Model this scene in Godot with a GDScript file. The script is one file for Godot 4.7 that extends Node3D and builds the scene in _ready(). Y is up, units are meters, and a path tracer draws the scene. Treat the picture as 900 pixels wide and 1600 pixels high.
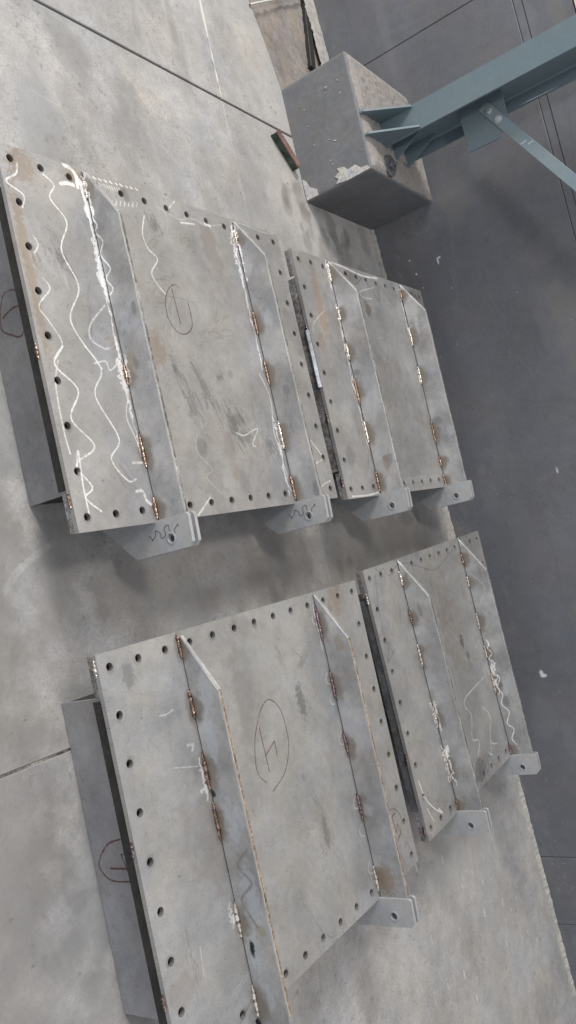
extends Node3D
# Four welded steel panels on a workshop floor, beside a dark painted wall and a column on its concrete footing.

const TOP := 0.205          # height of the panels' top face above the floor
const PLATE_T := 0.012

var M := {}
var rng := RandomNumberGenerator.new()
var shared_rough: Texture2D
var shared_bump: Texture2D


# ------------------------------------------------------------------ naming
func numbered(parent: Node, called: String) -> String:
	if not parent.has_node(NodePath(called)):
		return called
	var k := 1
	while parent.has_node(NodePath("%s_%03d" % [called, k])):
		k += 1
	return "%s_%03d" % [called, k]

func obj(called: String, mesh: Mesh, mat: Material, parent: Node = null) -> MeshInstance3D:
	var p: Node = parent if parent else self
	var o := MeshInstance3D.new()
	o.name = numbered(p, called)
	o.mesh = mesh
	o.material_override = mat
	p.add_child(o, true)
	return o

func thing(called: String, label: String, category: String, at := Vector3.ZERO, yaw := 0.0, group := "") -> Node3D:
	var o := Node3D.new()
	o.name = numbered(self, called)
	add_child(o, true)
	o.position = at
	o.rotation.y = yaw
	tag(o, label, category, group)
	return o

func tag(o: Node, label: String, category: String, group := "") -> void:
	o.set_meta("label", label)
	o.set_meta("category", category)
	if group:
		o.set_meta("group", group)

func struct(called: String) -> Node3D:
	var o := Node3D.new()
	o.name = called
	add_child(o, true)
	o.set_meta("kind", "structure")
	return o


# ------------------------------------------------------------------ mesh helpers
func begin() -> SurfaceTool:
	var st := SurfaceTool.new()
	st.begin(Mesh.PRIMITIVE_TRIANGLES)
	return st

func tri(st: SurfaceTool, a: Vector3, b: Vector3, c: Vector3, n: Vector3, uv := []) -> void:
	var p := [a, b, c]
	var t: Array = uv
	if (b - a).cross(c - a).dot(n) > 0.0:
		p = [a, c, b]
		if t.size() == 3:
			t = [uv[0], uv[2], uv[1]]
	for i in 3:
		st.set_normal(n)
		st.set_uv(t[i] if t.size() == 3 else Vector2(p[i].x + p[i].z * 0.37, p[i].y + p[i].z * 0.61))
		st.add_vertex(p[i])

func quad(st: SurfaceTool, a: Vector3, b: Vector3, c: Vector3, d: Vector3, n: Vector3, uv := []) -> void:
	if uv.size() == 4:
		tri(st, a, b, c, n, [uv[0], uv[1], uv[2]])
		tri(st, a, c, d, n, [uv[0], uv[2], uv[3]])
	else:
		tri(st, a, b, c, n)
		tri(st, a, c, d, n)

# three corners with normals of their own
func tri_smooth(st: SurfaceTool, p: Array, n: Array, uv: Array) -> void:
	var o := [0, 1, 2]
	if (p[1] - p[0]).cross(p[2] - p[0]).dot(n[0] + n[1] + n[2]) > 0.0:
		o = [0, 2, 1]
	for i in o:
		st.set_normal(n[i])
		st.set_uv(uv[i])
		st.add_vertex(p[i])

# a polygon in the plane of two axes, given a thickness, with chamfered rims
func extrude(st: SurfaceTool, poly: PackedVector2Array, o: Vector3, ax: Vector3, ay: Vector3, depth: float, bev := 0.0, uvs := Vector2.ZERO) -> void:
	var pts := poly
	if Geometry2D.is_polygon_clockwise(pts):
		pts = pts.duplicate()
		pts.reverse()
	var az := ax.cross(ay).normalized()
	var inner := pts
	if bev > 0.0:
		var off := Geometry2D.offset_polygon(pts, -bev, Geometry2D.JOIN_MITER)
		if off.size() == 1 and off[0].size() == pts.size():
			# line the shrunk corners up with the old ones
			var best := 0
			for k in pts.size():
				if off[0][k].distance_to(pts[0]) < off[0][best].distance_to(pts[0]):
					best = k
			inner = PackedVector2Array()
			for k in pts.size():
				inner.append(off[0][(best + k) % pts.size()])
			if Geometry2D.is_polygon_clockwise(inner):
				inner = pts
		if inner == pts:
			bev = 0.0
	var idx := Geometry2D.triangulate_polygon(inner)
	var put := func(v: Vector2, z: float) -> Vector3: return o + ax * v.x + ay * v.y + az * z
	var tex := func(v: Vector2) -> Vector2: return Vector2(v.x * uvs.x, 1.0 - v.y * uvs.y) if uvs != Vector2.ZERO else v
	for i in range(0, idx.size(), 3):
		var u := [tex.call(inner[idx[i]]), tex.call(inner[idx[i + 1]]), tex.call(inner[idx[i + 2]])]
		tri(st, put.call(inner[idx[i]], depth), put.call(inner[idx[i + 1]], depth), put.call(inner[idx[i + 2]], depth), az, u)
		tri(st, put.call(inner[idx[i]], 0.0), put.call(inner[idx[i + 1]], 0.0), put.call(inner[idx[i + 2]], 0.0), -az, u)
	for i in pts.size():
		var j := (i + 1) % pts.size()
		var e := (pts[j] - pts[i]).normalized()
		var n := (ax * e.y - ay * e.x).normalized()
		var u := [tex.call(pts[i]), tex.call(pts[j]), tex.call(pts[j]), tex.call(pts[i])]
		quad(st, put.call(pts[i], bev), put.call(pts[j], bev), put.call(pts[j], depth - bev), put.call(pts[i], depth - bev), n, u)
		if bev > 0.0:
			quad(st, put.call(pts[i], depth - bev), put.call(pts[j], depth - bev), put.call(inner[j], depth), put.call(inner[i], depth), (n + az).normalized(), u)
			quad(st, put.call(pts[i], bev), put.call(pts[j], bev), put.call(inner[j], 0.0), put.call(inner[i], 0.0), (n - az).normalized(), u)

func box(st: SurfaceTool, lo: Vector3, hi: Vector3, bev := 0.001) -> void:
	var s := hi - lo
	extrude(st, PackedVector2Array([Vector2(0, 0), Vector2(s.x, 0), Vector2(s.x, s.y), Vector2(0, s.y)]), Vector3(lo.x, lo.y, lo.z), Vector3.RIGHT, Vector3.UP, s.z, bev)

# a lumpy rod along a path: a weld bead
func bead(st: SurfaceTool, path: PackedVector3Array, radii: PackedFloat32Array, seg := 9) -> void:
	var rings := []
	for i in path.size():
		var t := (path[mini(i + 1, path.size() - 1)] - path[maxi(i - 1, 0)]).normalized()
		var up := Vector3.UP if absf(t.y) < 0.9 else Vector3.RIGHT
		var s := t.cross(up).normalized()
		var u := s.cross(t)
		var ring := []
		for k in seg + 1:
			var a := TAU * k / seg
			var n := s * cos(a) + u * sin(a)
			ring.append([path[i] + n * radii[i], n, Vector2(float(k) / seg, i * 0.1)])
		rings.append(ring)
	for i in path.size() - 1:
		for k in seg:
			var a: Array = rings[i][k]
			var b: Array = rings[i][k + 1]
			var c: Array = rings[i + 1][k + 1]
			var d: Array = rings[i + 1][k]
			tri_smooth(st, [a[0], b[0], c[0]], [a[1], b[1], c[1]], [a[2], b[2], c[2]])
			tri_smooth(st, [a[0], c[0], d[0]], [a[1], c[1], d[1]], [a[2], c[2], d[2]])

# a disc or ring about the y axis from a profile of (radius, height)
func lathe(st: SurfaceTool, at: Vector3, profile: Array, seg := 20, axis := Vector3.UP) -> void:
	var q := Quaternion(Vector3.UP, axis) if not axis.is_equal_approx(Vector3.UP) else Quaternion.IDENTITY
	for i in profile.size() - 1:
		var p: Vector2 = profile[i]
		var r: Vector2 = profile[i + 1]
		var e := (r - p).normalized()
		for k in seg:
			var a := TAU * k / seg
			var b := TAU * (k + 1) / seg
			var m := (a + b) / 2.0
			var n := q * Vector3(cos(m) * e.y, -e.x, sin(m) * e.y).normalized()
			quad(st, at + q * Vector3(cos(a) * p.x, p.y, sin(a) * p.x), at + q * Vector3(cos(b) * p.x, p.y, sin(b) * p.x), at + q * Vector3(cos(b) * r.x, r.y, sin(b) * r.x), at + q * Vector3(cos(a) * r.x, r.y, sin(a) * r.x), n)

# a box whose faces are subdivided, its rims rounded and its skin uneven
func rough_box(st: SurfaceTool, lo: Vector3, hi: Vector3, n: int, rim: float, amp: float, nz: FastNoiseLite, uv_scale := 1.0) -> void:
	var c := (lo + hi) / 2.0
	var h := (hi - lo) / 2.0
	var bend := func(p: Vector3) -> Vector3:
		var q := Vector3(clampf(p.x, -h.x + rim, h.x - rim), clampf(p.y, -h.y + rim, h.y - rim), clampf(p.z, -h.z + rim, h.z - rim))
		var d := p - q
		var r := q + d.normalized() * rim if d.length() > 1e-6 else p
		var w := c + r
		var k := d.length() / rim if rim > 0.0 else 0.0
		return w + d.normalized() * (amp * nz.get_noise_3dv(w * 100.0) * (1.0 + 1.5 * maxf(0.0, k - 1.0)))
	for f in [[Vector3.RIGHT, Vector3.UP, Vector3.BACK], [Vector3.LEFT, Vector3.UP, Vector3.FORWARD], [Vector3.UP, Vector3.RIGHT, Vector3.FORWARD], [Vector3.BACK, Vector3.UP, Vector3.RIGHT], [Vector3.FORWARD, Vector3.UP, Vector3.LEFT]]:
		var nn: Vector3 = f[0]
		var u: Vector3 = f[1]
		var v: Vector3 = f[2]
		for i in n:
			for j in n:
				var p := []
				var t := []
				for k in [[0, 0], [1, 0], [1, 1], [0, 1]]:
					var a: float = (i + k[0]) * 2.0 / n - 1.0
					var b: float = (j + k[1]) * 2.0 / n - 1.0
					# more cells near the rims
					a = signf(a) * (1.0 - pow(1.0 - absf(a), 1.6))
					b = signf(b) * (1.0 - pow(1.0 - absf(b), 1.6))
					var raw: Vector3 = (nn + u * a + v * b) * h
					p.append(bend.call(raw))
					t.append(Vector2(p[-1].dot(u.abs()), p[-1].dot(v.abs())) * uv_scale)
				var m: Vector3 = (p[1] - p[0]).cross(p[3] - p[0]).normalized()
				var m2: Vector3 = (p[3] - p[2]).cross(p[1] - p[2]).normalized()
				if m.dot(nn) < 0.0:
					m = -m
				if m2.dot(nn) < 0.0:
					m2 = -m2
				tri(st, p[0], p[1], p[3], m, [t[0], t[1], t[3]])
				tri(st, p[2], p[3], p[1], m2, [t[2], t[3], t[1]])


# ------------------------------------------------------------------ computed textures
class Canvas:
	var w: int
	var h: int
	var d: PackedByteArray
	var grain: PackedByteArray

	func _init(ww: int, hh: int) -> void:
		w = ww
		h = hh
		d = PackedByteArray()
		d.resize(w * h * 3)

	func mix(i: int, r: float, g: float, b: float, a: float) -> void:
		d[i] = int(clampf(lerpf(d[i], r, a), 0, 255))
		d[i + 1] = int(clampf(lerpf(d[i + 1], g, a), 0, 255))
		d[i + 2] = int(clampf(lerpf(d[i + 2], b, a), 0, 255))

	# a soft stain with an uneven rim
	func blob(cx: float, cy: float, rx: float, ry: float, col: Color, alpha: float, nz: FastNoiseLite, ragged := 0.6) -> void:
		for y in range(maxi(0, int(cy - ry * 1.6)), mini(h, int(cy + ry * 1.6))):
			for x in range(maxi(0, int(cx - rx * 1.6)), mini(w, int(cx + rx * 1.6))):
				var e := sqrt(pow((x - cx) / rx, 2.0) + pow((y - cy) / ry, 2.0)) + ragged * nz.get_noise_2d(x * 0.9, y * 0.9)
				if e < 1.0:
					var k := smoothstep(1.0, 0.45, e) * alpha * (0.85 + 0.15 * grain[y * w + x] / 128.0)
					mix((y * w + x) * 3, col.r * 255, col.g * 255, col.b * 255, minf(k, 1.0))

	# a drawn line through points (x, y, x, y ...); broken > 0 lets the chalk skip
	func stroke(p: Array, width: float, col: Color, alpha: float, nz: FastNoiseLite, broken := 0.35, sx := 1.0, sy := 1.0, curved := true) -> void:
		var mask := {}
		var pts := PackedVector2Array()
		for i in range(0, p.size(), 2):
			pts.append(Vector2(p[i] * sx, p[i + 1] * sy))
		var n := pts.size()
		var run := 0.0
		for i in n - 1:
			var p0 := pts[maxi(i - 1, 0)]
			var p1 := pts[i]
			var p2 := pts[i + 1]
			var p3 := pts[mini(i + 2, n - 1)]
			var steps := maxi(2, int(p1.distance_to(p2) / 0.6))
			for s in steps:
				var t := float(s) / steps
				var q := p1.cubic_interpolate(p2, p0, p3, t) if curved else p1.lerp(p2, t)
				run += 0.6
				var press := clampf(0.92 + 0.55 * nz.get_noise_2d(run * 1.3, p1.x + 31.0) + 0.5 * nz.get_noise_2d(run * 0.25, p1.y + 11.0), 0.12, 1.0)
				var r := width * 0.56 * (0.9 + 0.35 * nz.get_noise_2d(run * 2.1, 77.0 + p1.y))
				var ir := int(ceil(r + 0.6))
				for yy in range(int(q.y) - ir, int(q.y) + ir + 1):
					for xx in range(int(q.x) - ir, int(q.x) + ir + 1):
						if xx < 0 or yy < 0 or xx >= w or yy >= h:
							continue
						var dd := Vector2(xx - q.x, yy - q.y).length()
						var a := clampf(r + 0.5 - dd, 0.0, 1.0) * press
						a *= 1.0 - broken * (1.0 if grain[yy * w + xx] < 105 else 0.0)
						var key := yy * w + xx
						if a > mask.get(key, 0.0):
							mask[key] = a
		for key in mask:
			mix(key * 3, col.r * 255, col.g * 255, col.b * 255, clampf(mask[key] * alpha, 0.0, 1.0))

	# a hand-wide rub: many faint strokes side by side
	func smear(cx: float, cy: float, length: float, spread: float, ang: float, col: Color, alpha: float, nz: FastNoiseLite, r: RandomNumberGenerator, n := 16) -> void:
		var u := Vector2.from_angle(ang)
		var v := u.orthogonal()
		for i in n:
			var o := Vector2(cx, cy) + v * r.randfn(0.0, spread * 0.5) + u * r.randfn(0.0, length * 0.3)
			var l := length * r.randf_range(0.15, 0.6)
			var b := o + u * l + v * r.randf_range(-0.15, 0.15) * l
			var m := (o + b) / 2.0 + v * r.randf_range(-0.12, 0.12) * l
			stroke([o.x, o.y, m.x, m.y, b.x, b.y], r.randf_range(1.0, 5.0), col, alpha * r.randf_range(0.3, 1.0), nz, 0.5)

	# crumbs of dirt: short ragged ticks turned every way
	func ticks(cx: float, cy: float, spread: float, n: int, col: Color, alpha: float, nz: FastNoiseLite, r: RandomNumberGenerator) -> void:
		for i in n:
			var o := Vector2(cx + r.randfn(0.0, spread), cy + r.randfn(0.0, spread))
			var l := pow(r.randf(), 3.0) * 8.0 + 0.5
			var a := r.randf_range(0, TAU)
			var b := o + Vector2.from_angle(a) * l
			var m := (o + b) / 2.0 + Vector2.from_angle(a + 1.6) * r.randf_range(-0.3, 0.3) * l
			stroke([o.x, o.y, m.x, m.y, b.x, b.y], r.randf_range(0.7, 2.2), col, alpha * r.randf_range(0.2, 0.9), nz, 0.4)

	func texture() -> ImageTexture:
		return ImageTexture.create_from_image(Image.create_from_data(w, h, false, Image.FORMAT_RGB8, d))

func noise(seed_: int, freq: float, oct := 4, warp := 0.0, kind := FastNoiseLite.TYPE_SIMPLEX_SMOOTH) -> FastNoiseLite:
	var n := FastNoiseLite.new()
	n.seed = seed_
	n.noise_type = kind
	n.frequency = freq
	n.fractal_type = FastNoiseLite.FRACTAL_FBM
	n.fractal_octaves = oct
	if warp > 0.0:
		n.domain_warp_enabled = true
		n.domain_warp_amplitude = warp
		n.domain_warp_frequency = freq * 1.5
		n.domain_warp_fractal_octaves = 3
	return n

# a mottled skin: three scales of noise about a base colour, dark flecks, warm and cool drifts
func mottled(w: int, h: int, s: int, base: Color, broad: float, mid: float, fine: float, drift: float, fleck: float, f := 1.0) -> Canvas:
	var c := Canvas.new(w, h)
	var n1 := noise(s, 0.0045 * f, 4, 40.0).get_image(w, h).get_data()
	var n2 := noise(s + 1, 0.028 * f, 5, 18.0).get_image(w, h).get_data()
	var n3 := noise(s + 2, 0.35, 2).get_image(w, h).get_data()
	var n4 := noise(s + 3, 0.006 * f, 3, 60.0).get_image(w, h).get_data()
	var n5 := noise(s + 4, 0.05 * f, 3, 8.0).get_image(w, h).get_data()
	var n6 := noise(s + 5, 0.11 * f, 3, 5.0).get_image(w, h).get_data()
	c.grain = n3
	var br := base.r * 255.0
	var bg := base.g * 255.0
	var bb := base.b * 255.0
	var out := c.d
	for i in w * h:
		var v := (n1[i] - 128) * broad + (n2[i] - 128) * mid + (n3[i] - 128) * fine + (n6[i] - 128) * mid * 0.7
		var k := n5[i]
		if k < 60:
			v -= (60 - k) * fleck
		var e := n6[i]
		if e < 50 and n2[i] < 120:
			v -= (50 - e) * fleck * 1.4
		var t := (n4[i] - 128) * drift
		out[i * 3] = clampi(int(br + v + t), 0, 255)
		out[i * 3 + 1] = clampi(int(bg + v + t * 0.35), 0, 255)
		out[i * 3 + 2] = clampi(int(bb + v - t * 0.7), 0, 255)
	c.d = out
	return c

func noise_texture(size: int, s: int, freq: float, lo: float, hi: float, oct := 4, warp := 0.0) -> ImageTexture:
	var im := noise(s, freq, oct, warp).get_seamless_image(size, size)
	var b := im.get_data()
	for i in b.size():
		b[i] = clampi(int((lo + (hi - lo) * b[i] / 255.0) * 255.0), 0, 255)
	return ImageTexture.create_from_image(Image.create_from_data(size, size, false, Image.FORMAT_L8, b))

func mat(col: Color, rough: float, metal := 0.0, tex: Texture2D = null) -> StandardMaterial3D:
	var m := StandardMaterial3D.new()
	m.albedo_color = col
	m.roughness = rough
	m.metallic = metal
	m.albedo_texture = tex
	return m

func tri_tex(m: StandardMaterial3D, scale: float) -> StandardMaterial3D:
	m.uv1_triplanar = true
	m.uv1_scale = Vector3.ONE * scale
	return m


# ------------------------------------------------------------------ the panels
func hole_cell(st: SurfaceTool, lo: Vector2, hi: Vector2, c: Vector2, r: float, size: Vector2) -> void:
	var ang := []
	for k in 16:
		ang.append(TAU * k / 16.0)
	for q in [Vector2(lo.x, lo.y), Vector2(hi.x, lo.y), Vector2(hi.x, hi.y), Vector2(lo.x, hi.y)]:
		ang.append(fposmod((q - c).angle(), TAU))
	ang.sort()
	var rim := []
	var hole := []
	for a in ang:
		var d := Vector2(cos(a), sin(a))
		var t := 1e9
		if d.x > 1e-6: t = minf(t, (hi.x - c.x) / d.x)
		if d.x < -1e-6: t = minf(t, (lo.x - c.x) / d.x)
		if d.y > 1e-6: t = minf(t, (hi.y - c.y) / d.y)
		if d.y < -1e-6: t = minf(t, (lo.y - c.y) / d.y)
		rim.append(c + d * t)
		hole.append(c + d * r)
	var n: int = ang.size()
	for i in n:
		var j := (i + 1) % n
		if absf(ang[j] - ang[i]) < 1e-5:
			continue
		flat4(st, hole[i], rim[i], rim[j], hole[j], size)
		var m: Vector2 = -((hole[i] + hole[j]) / 2.0 - c).normalized()
		wall4(st, hole[i], hole[j], m, size)

func up3(v: Vector2, y: float) -> Vector3:
	return Vector3(v.x, y, -v.y)

func flat4(st: SurfaceTool, a: Vector2, b: Vector2, c: Vector2, d: Vector2, size: Vector2) -> void:
	var u := [a / size, b / size, c / size, d / size]
	quad(st, up3(a, TOP), up3(b, TOP), up3(c, TOP), up3(d, TOP), Vector3.UP, u)
	quad(st, up3(a, TOP - PLATE_T), up3(b, TOP - PLATE_T), up3(c, TOP - PLATE_T), up3(d, TOP - PLATE_T), Vector3.DOWN, u)

func wall4(st: SurfaceTool, a: Vector2, b: Vector2, n: Vector2, size: Vector2) -> void:
	quad(st, up3(a, TOP), up3(b, TOP), up3(b, TOP - PLATE_T), up3(a, TOP - PLATE_T), Vector3(n.x, 0, -n.y), [a / size, b / size, b / size, a / size])

func drilled_plate(L: float, W: float, nx: int, nz: int, size: Vector2) -> ArrayMesh:
	var st := begin()
	var ins := 0.033
	var r := 0.0096
	var cuts := func(n: int, length: float) -> Array:
		var s := (length - 2.0 * ins) / (n - 1)
		var out := []
		for i in n:
			var x := ins + s * i
			var lo := 0.0 if i == 0 else (2.0 * ins if i == 1 else x - s / 2.0)
			var hi := length if i == n - 1 else (length - 2.0 * ins if i == n - 2 else x + s / 2.0)
			if i == 0: hi = 2.0 * ins
			if i == n - 1: lo = length - 2.0 * ins
			out.append([x, lo, hi])
		return out
	for c in cuts.call(nx, L):
		hole_cell(st, Vector2(c[1], 0), Vector2(c[2], 2 * ins), Vector2(c[0], ins), r, size)
		hole_cell(st, Vector2(c[1], W - 2 * ins), Vector2(c[2], W), Vector2(c[0], W - ins), r, size)
	var side: Array = cuts.call(nz, W)
	for k in range(1, nz - 1):
		var c: Array = side[k]
		hole_cell(st, Vector2(0, c[1]), Vector2(2 * ins, c[2]), Vector2(ins, c[0]), r, size)
		hole_cell(st, Vector2(L - 2 * ins, c[1]), Vector2(L, c[2]), Vector2(L - ins, c[0]), r, size)
	flat4(st, Vector2(2 * ins, 2 * ins), Vector2(L - 2 * ins, 2 * ins), Vector2(L - 2 * ins, W - 2 * ins), Vector2(2 * ins, W - 2 * ins), size)
	wall4(st, Vector2(0, 0), Vector2(L, 0), Vector2(0, -1), size)
	wall4(st, Vector2(0, W), Vector2(L, W), Vector2(0, 1), size)
	wall4(st, Vector2(0, 0), Vector2(0, W), Vector2(-1, 0), size)
	wall4(st, Vector2(L, 0), Vector2(L, W), Vector2(1, 0), size)
	return st.commit()

func steel(tex: Texture2D, rough := 0.56, metal := 0.62) -> StandardMaterial3D:
	var m := mat(Color.WHITE, rough, metal, tex)
	m.roughness_texture = shared_rough
	m.heightmap_enabled = true
	m.heightmap_texture = shared_bump
	m.heightmap_scale = 0.035
	return m

func weld_run(d: float, x0: float, x1: float, s: int) -> ArrayMesh:
	var st := begin()
	var nz := noise(s, 0.9, 2)
	var path := PackedVector3Array()
	var rad := PackedFloat32Array()
	var n := maxi(8, int((x1 - x0) / 0.0022))
	for i in n + 1:
		var t := float(i) / n
		var x := lerpf(x0, x1, t)
		var env := pow(sin(PI * clampf(t, 0.02, 0.98)), 0.32)
		var rip := 0.95 + 0.16 * sin(i * 2.1) + 0.24 * nz.get_noise_2d(i * 0.8, 3.0) + 0.45 * nz.get_noise_2d(i * 0.16, 70.0)
		path.append(Vector3(x, TOP + 0.0015 + 0.001 * nz.get_noise_2d(i * 0.4, 9.0), -d + 0.0018 + 0.0014 * nz.get_noise_2d(i * 0.35, 31.0)))
		rad.append(0.0064 * env * rip)
	bead(st, path, rad)
	return st.commit()

# spec: at, yaw (degrees), L, W, ribs (depth of each near face), welds (start and end along each rib), label, seed
func panel(spec: Dictionary, plate_c: Canvas, rib_c: Array, skirt_tex: Texture2D, tint: Array) -> Node3D:
	var L: float = spec.L
	var W: float = spec.W
	var root := thing("ribbed_steel_panel", spec.label, "steel panel", spec.at, deg_to_rad(spec.yaw), "welded steel panels on the floor")
	var size := Vector2(plate_c.w / 1000.0, plate_c.h / 1000.0)
	obj("plate", drilled_plate(L, W, 9, 13, size), steel(plate_c.texture()), root)
	# added blind cups below the drilled rim, coloured dark to shade the holes
	var hole_shade := begin()
	lathe(hole_shade, Vector3.ZERO, [Vector2(0.0097, 0.0), Vector2(0.0097, -0.022), Vector2(0.0, -0.022)], 12)
	lathe(hole_shade, Vector3.ZERO, [Vector2(0.0142, -0.024), Vector2(0.0142, 0.0), Vector2(0.0098, 0.0)], 8)
	var bm := hole_shade.commit()
	for i in 9:
		for j in 13:
			if i in [0, 8] or j in [0, 12]:
				var bo := obj("dark_hole_cup", bm, M.hole_shade, root)
				bo.position = Vector3(0.033 + (L - 0.066) / 8.0 * i, TOP - PLATE_T - 0.0002, -0.033 - (W - 0.066) / 12.0 * j)
	# stiffening bar under each long rim, thin tabs at its ends
	for far in [0, 1]:
		var st := begin()
		var z0 := -0.009 if far == 0 else -W + 0.003
		box(st, Vector3(0.1, TOP - 0.042, z0), Vector3(L - 0.1, TOP - PLATE_T - 0.0005, z0 + 0.006))
		obj("edge_bar", st.commit(), M.scuffed_steel if spec.seed == 2000 else (M.dark_steel if spec.seed == 4000 else M.black_steel), root)  # the dark colours paint in the shaded gap under the rim
		for x in [[0.001, 0.092], [L - 0.092, L - 0.001]]:
			var tb := begin()
			var zt := -0.006 if far == 0 else -W + 0.001
			box(tb, Vector3(x[0], TOP - 0.03, zt), Vector3(x[1], TOP - PLATE_T - 0.0005, zt + 0.0055), 0.0015)
			obj("edge_tab", tb.commit(), M.scuffed_steel, root)
		if far == 0:
			for x in spec.tabs:
				var wb := begin()
				var path := PackedVector3Array()
				var rad := PackedFloat32Array()
				for i in 14:
					path.append(Vector3(x + i * 0.0028, TOP - 0.009 + 0.0012 * sin(i * 1.7), 0.0005))
					rad.append(0.0042 * pow(sin(PI * (i + 0.6) / 14.4), 0.4) * (1.0 + 0.2 * sin(i * 2.3)))
				bead(wb, path, rad)
				obj("weld_bead", wb.commit(), M.weld[int(x * 97) % 3], root)
	if spec.seed == 2000:
		var ps := begin()  # added strip, its pale colour stands in for a highlight on this edge
		extrude(ps, PackedVector2Array([Vector2(0.0005, TOP - 0.002), Vector2(0.0005, TOP - 0.015), Vector2(0.006, TOP - 0.0145), Vector2(0.0068, TOP - 0.011)]), Vector3(0.29, 0, 0), Vector3.BACK, Vector3.UP, -0.2, 0.0)
		obj("highlight_strip", ps.commit(), M.edge_highlight, root)
	# the frame that the plate stands on: four upright plates
	var base := Node3D.new()
	base.name = "base_frame"
	root.add_child(base, true)
	var e := 0.1
	for k in 4:
		var fs := begin()
		if k < 2:
			var z := -0.05 if k == 0 else -W + 0.056
			extrude(fs, PackedVector2Array([Vector2(e, 0.001), Vector2(L - e, 0.001), Vector2(L - e, TOP - PLATE_T - 0.001), Vector2(e, TOP - PLATE_T - 0.001)]), Vector3(0, 0, z - 0.006), Vector3.RIGHT, Vector3.UP, 0.006, 0.001, Vector2(1.0, 4.0))
		else:
			var x := e + 0.003 if k == 2 else L - e - 0.009
			box(fs, Vector3(x, 0.002, -W + 0.0575), Vector3(x + 0.006, TOP - PLATE_T - 0.002, -0.0575))
		obj("side_plate", fs.commit(), (steel(skirt_tex, 0.75, 0.4) if k == 0 else M.black_steel), base)
	# ribs, their lugs and stitch welds
	for k in 2:
		var d: float = spec.ribs[k]
		var rs := begin()
		extrude(rs, PackedVector2Array([Vector2(0.006, 0.0026), Vector2(L + 0.04, 0.0026), Vector2(L + 0.04, 0.091), Vector2(0.15, 0.09), Vector2(0.01, 0.007)]), Vector3(0, TOP, -d - 0.011), Vector3.RIGHT, Vector3.UP, 0.011, 0.0012, Vector2(1000.0 / rib_c[k].w, 1000.0 / rib_c[k].h))
		var rib := obj("rib", rs.commit(), steel(rib_c[k].texture(), 0.66, 0.5), root)
		# the flame-cut top edge, rustier than the faces
		var es := begin()
		var top_edge := PackedVector2Array([Vector2(0.151, 0.0902), Vector2(L - 0.008, 0.0912), Vector2(L - 0.008, 0.0922), Vector2(0.151, 0.0912)])
		extrude(es, top_edge, Vector3(0, TOP, -d - 0.0101), Vector3.RIGHT, Vector3.UP, 0.0092)
		obj("cut_edge", es.commit(), M.rust_edge if spec.rusty else M.scuffed_steel, rib)
		var br := begin()
		extrude(br, PackedVector2Array([Vector2(0.152, 0.0905), Vector2(L - 0.008, 0.0915), Vector2(L - 0.008, 0.0926), Vector2(0.152, 0.0916)]), Vector3(0, TOP, -d - 0.0024), Vector3.RIGHT, Vector3.UP, 0.002)
		obj("bright_arris", br.commit(), M.bright_edge, rib)
		var ce := begin()
		extrude(ce, PackedVector2Array([Vector2(0.012, 0.0085), Vector2(0.1495, 0.0902), Vector2(0.149, 0.0912), Vector2(0.0115, 0.0095)]), Vector3(0, TOP, -d - 0.0101), Vector3.RIGHT, Vector3.UP, 0.0092)
		obj("ground_bevel", ce.commit(), M.bright_edge, rib)
		for s in 2:
			var ls := begin()
			lug_shape(ls, L + (spec.lug_shift[k] if spec.has("lug_shift") else 0.0), -d + 0.0005 if s == 0 else -d - 0.0215)
			obj("lug_plate", ls.commit(), M.lug, root)
			if s == 0 and spec.seed == 1000:
				var zs := begin()
				var zp := PackedVector3Array()
				var zr := PackedFloat32Array()
				for i in 40:
					var t := i / 39.0
					zp.append(Vector3(L + 0.028 + 0.016 * sin(t * 7.0) * 0.2 + 0.012 * sin(i * 0.47), TOP - 0.03 + t * 0.105 + 0.004 * sin(i * 1.1), -d + 0.0104))
					zr.append(0.0009)
				bead(zs, zp, zr, 5)
				obj("pencil_line", zs.commit(), M.pencil, root)
			if s == 0:
				# the boss round the pin hole
				var bs := begin()
				lathe(bs, Vector3(L + 0.046 + (spec.lug_shift[k] if spec.has("lug_shift") else 0.0), TOP + 0.04, -d + 0.0105), [Vector2(0.0155, 0.0), Vector2(0.0155, 0.0012), Vector2(0.0115, 0.0018), Vector2(0.0115, -0.009)], 20, Vector3.BACK)
				obj("hole_rim", bs.commit(), M.lug, root)
		var wi := 0
		for x in spec.welds[k]:
			var o := obj("weld_bead", weld_run(d, x[0], x[1], spec.seed + wi * 7 + k * 100), M.weld[tint[k][wi % tint[k].size()]], rib)
			wi += 1
	return root

func lug_shape(st: SurfaceTool, L: float, z: float) -> void:
	var outline := PackedVector2Array([Vector2(L - 0.004, TOP + 0.1), Vector2(L + 0.001, TOP + 0.106), Vector2(L + 0.066, TOP + 0.103), Vector2(L + 0.077, TOP + 0.09), Vector2(L + 0.078, TOP - 0.086), Vector2(L - 0.02, TOP - 0.188), Vector2(L - 0.098, TOP - 0.188), Vector2(L - 0.098, TOP - 0.012), Vector2(L - 0.004, TOP - 0.012)])
	# the pin hole is cut out by a slit that closes on itself
	var c := Vector2(L + 0.046, TOP + 0.04)
	var pts := PackedVector2Array()
	for i in outline.size():
		pts.append(outline[i])
		if i == 3:
			var q := Vector2(L + 0.0774, c.y)
			pts.append(q + Vector2(0, 0.00005))
			for k in 21:
				pts.append(c + Vector2(cos(TAU * k / 20.0), sin(TAU * k / 20.0)) * 0.0105 + Vector2(0, 0.00003 if k == 0 else (-0.00003 if k == 20 else 0.0)))
			pts.append(q - Vector2(0, 0.00005))
	extrude(st, pts, Vector3(0, 0, z), Vector3.RIGHT, Vector3.UP, 0.0098)

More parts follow.
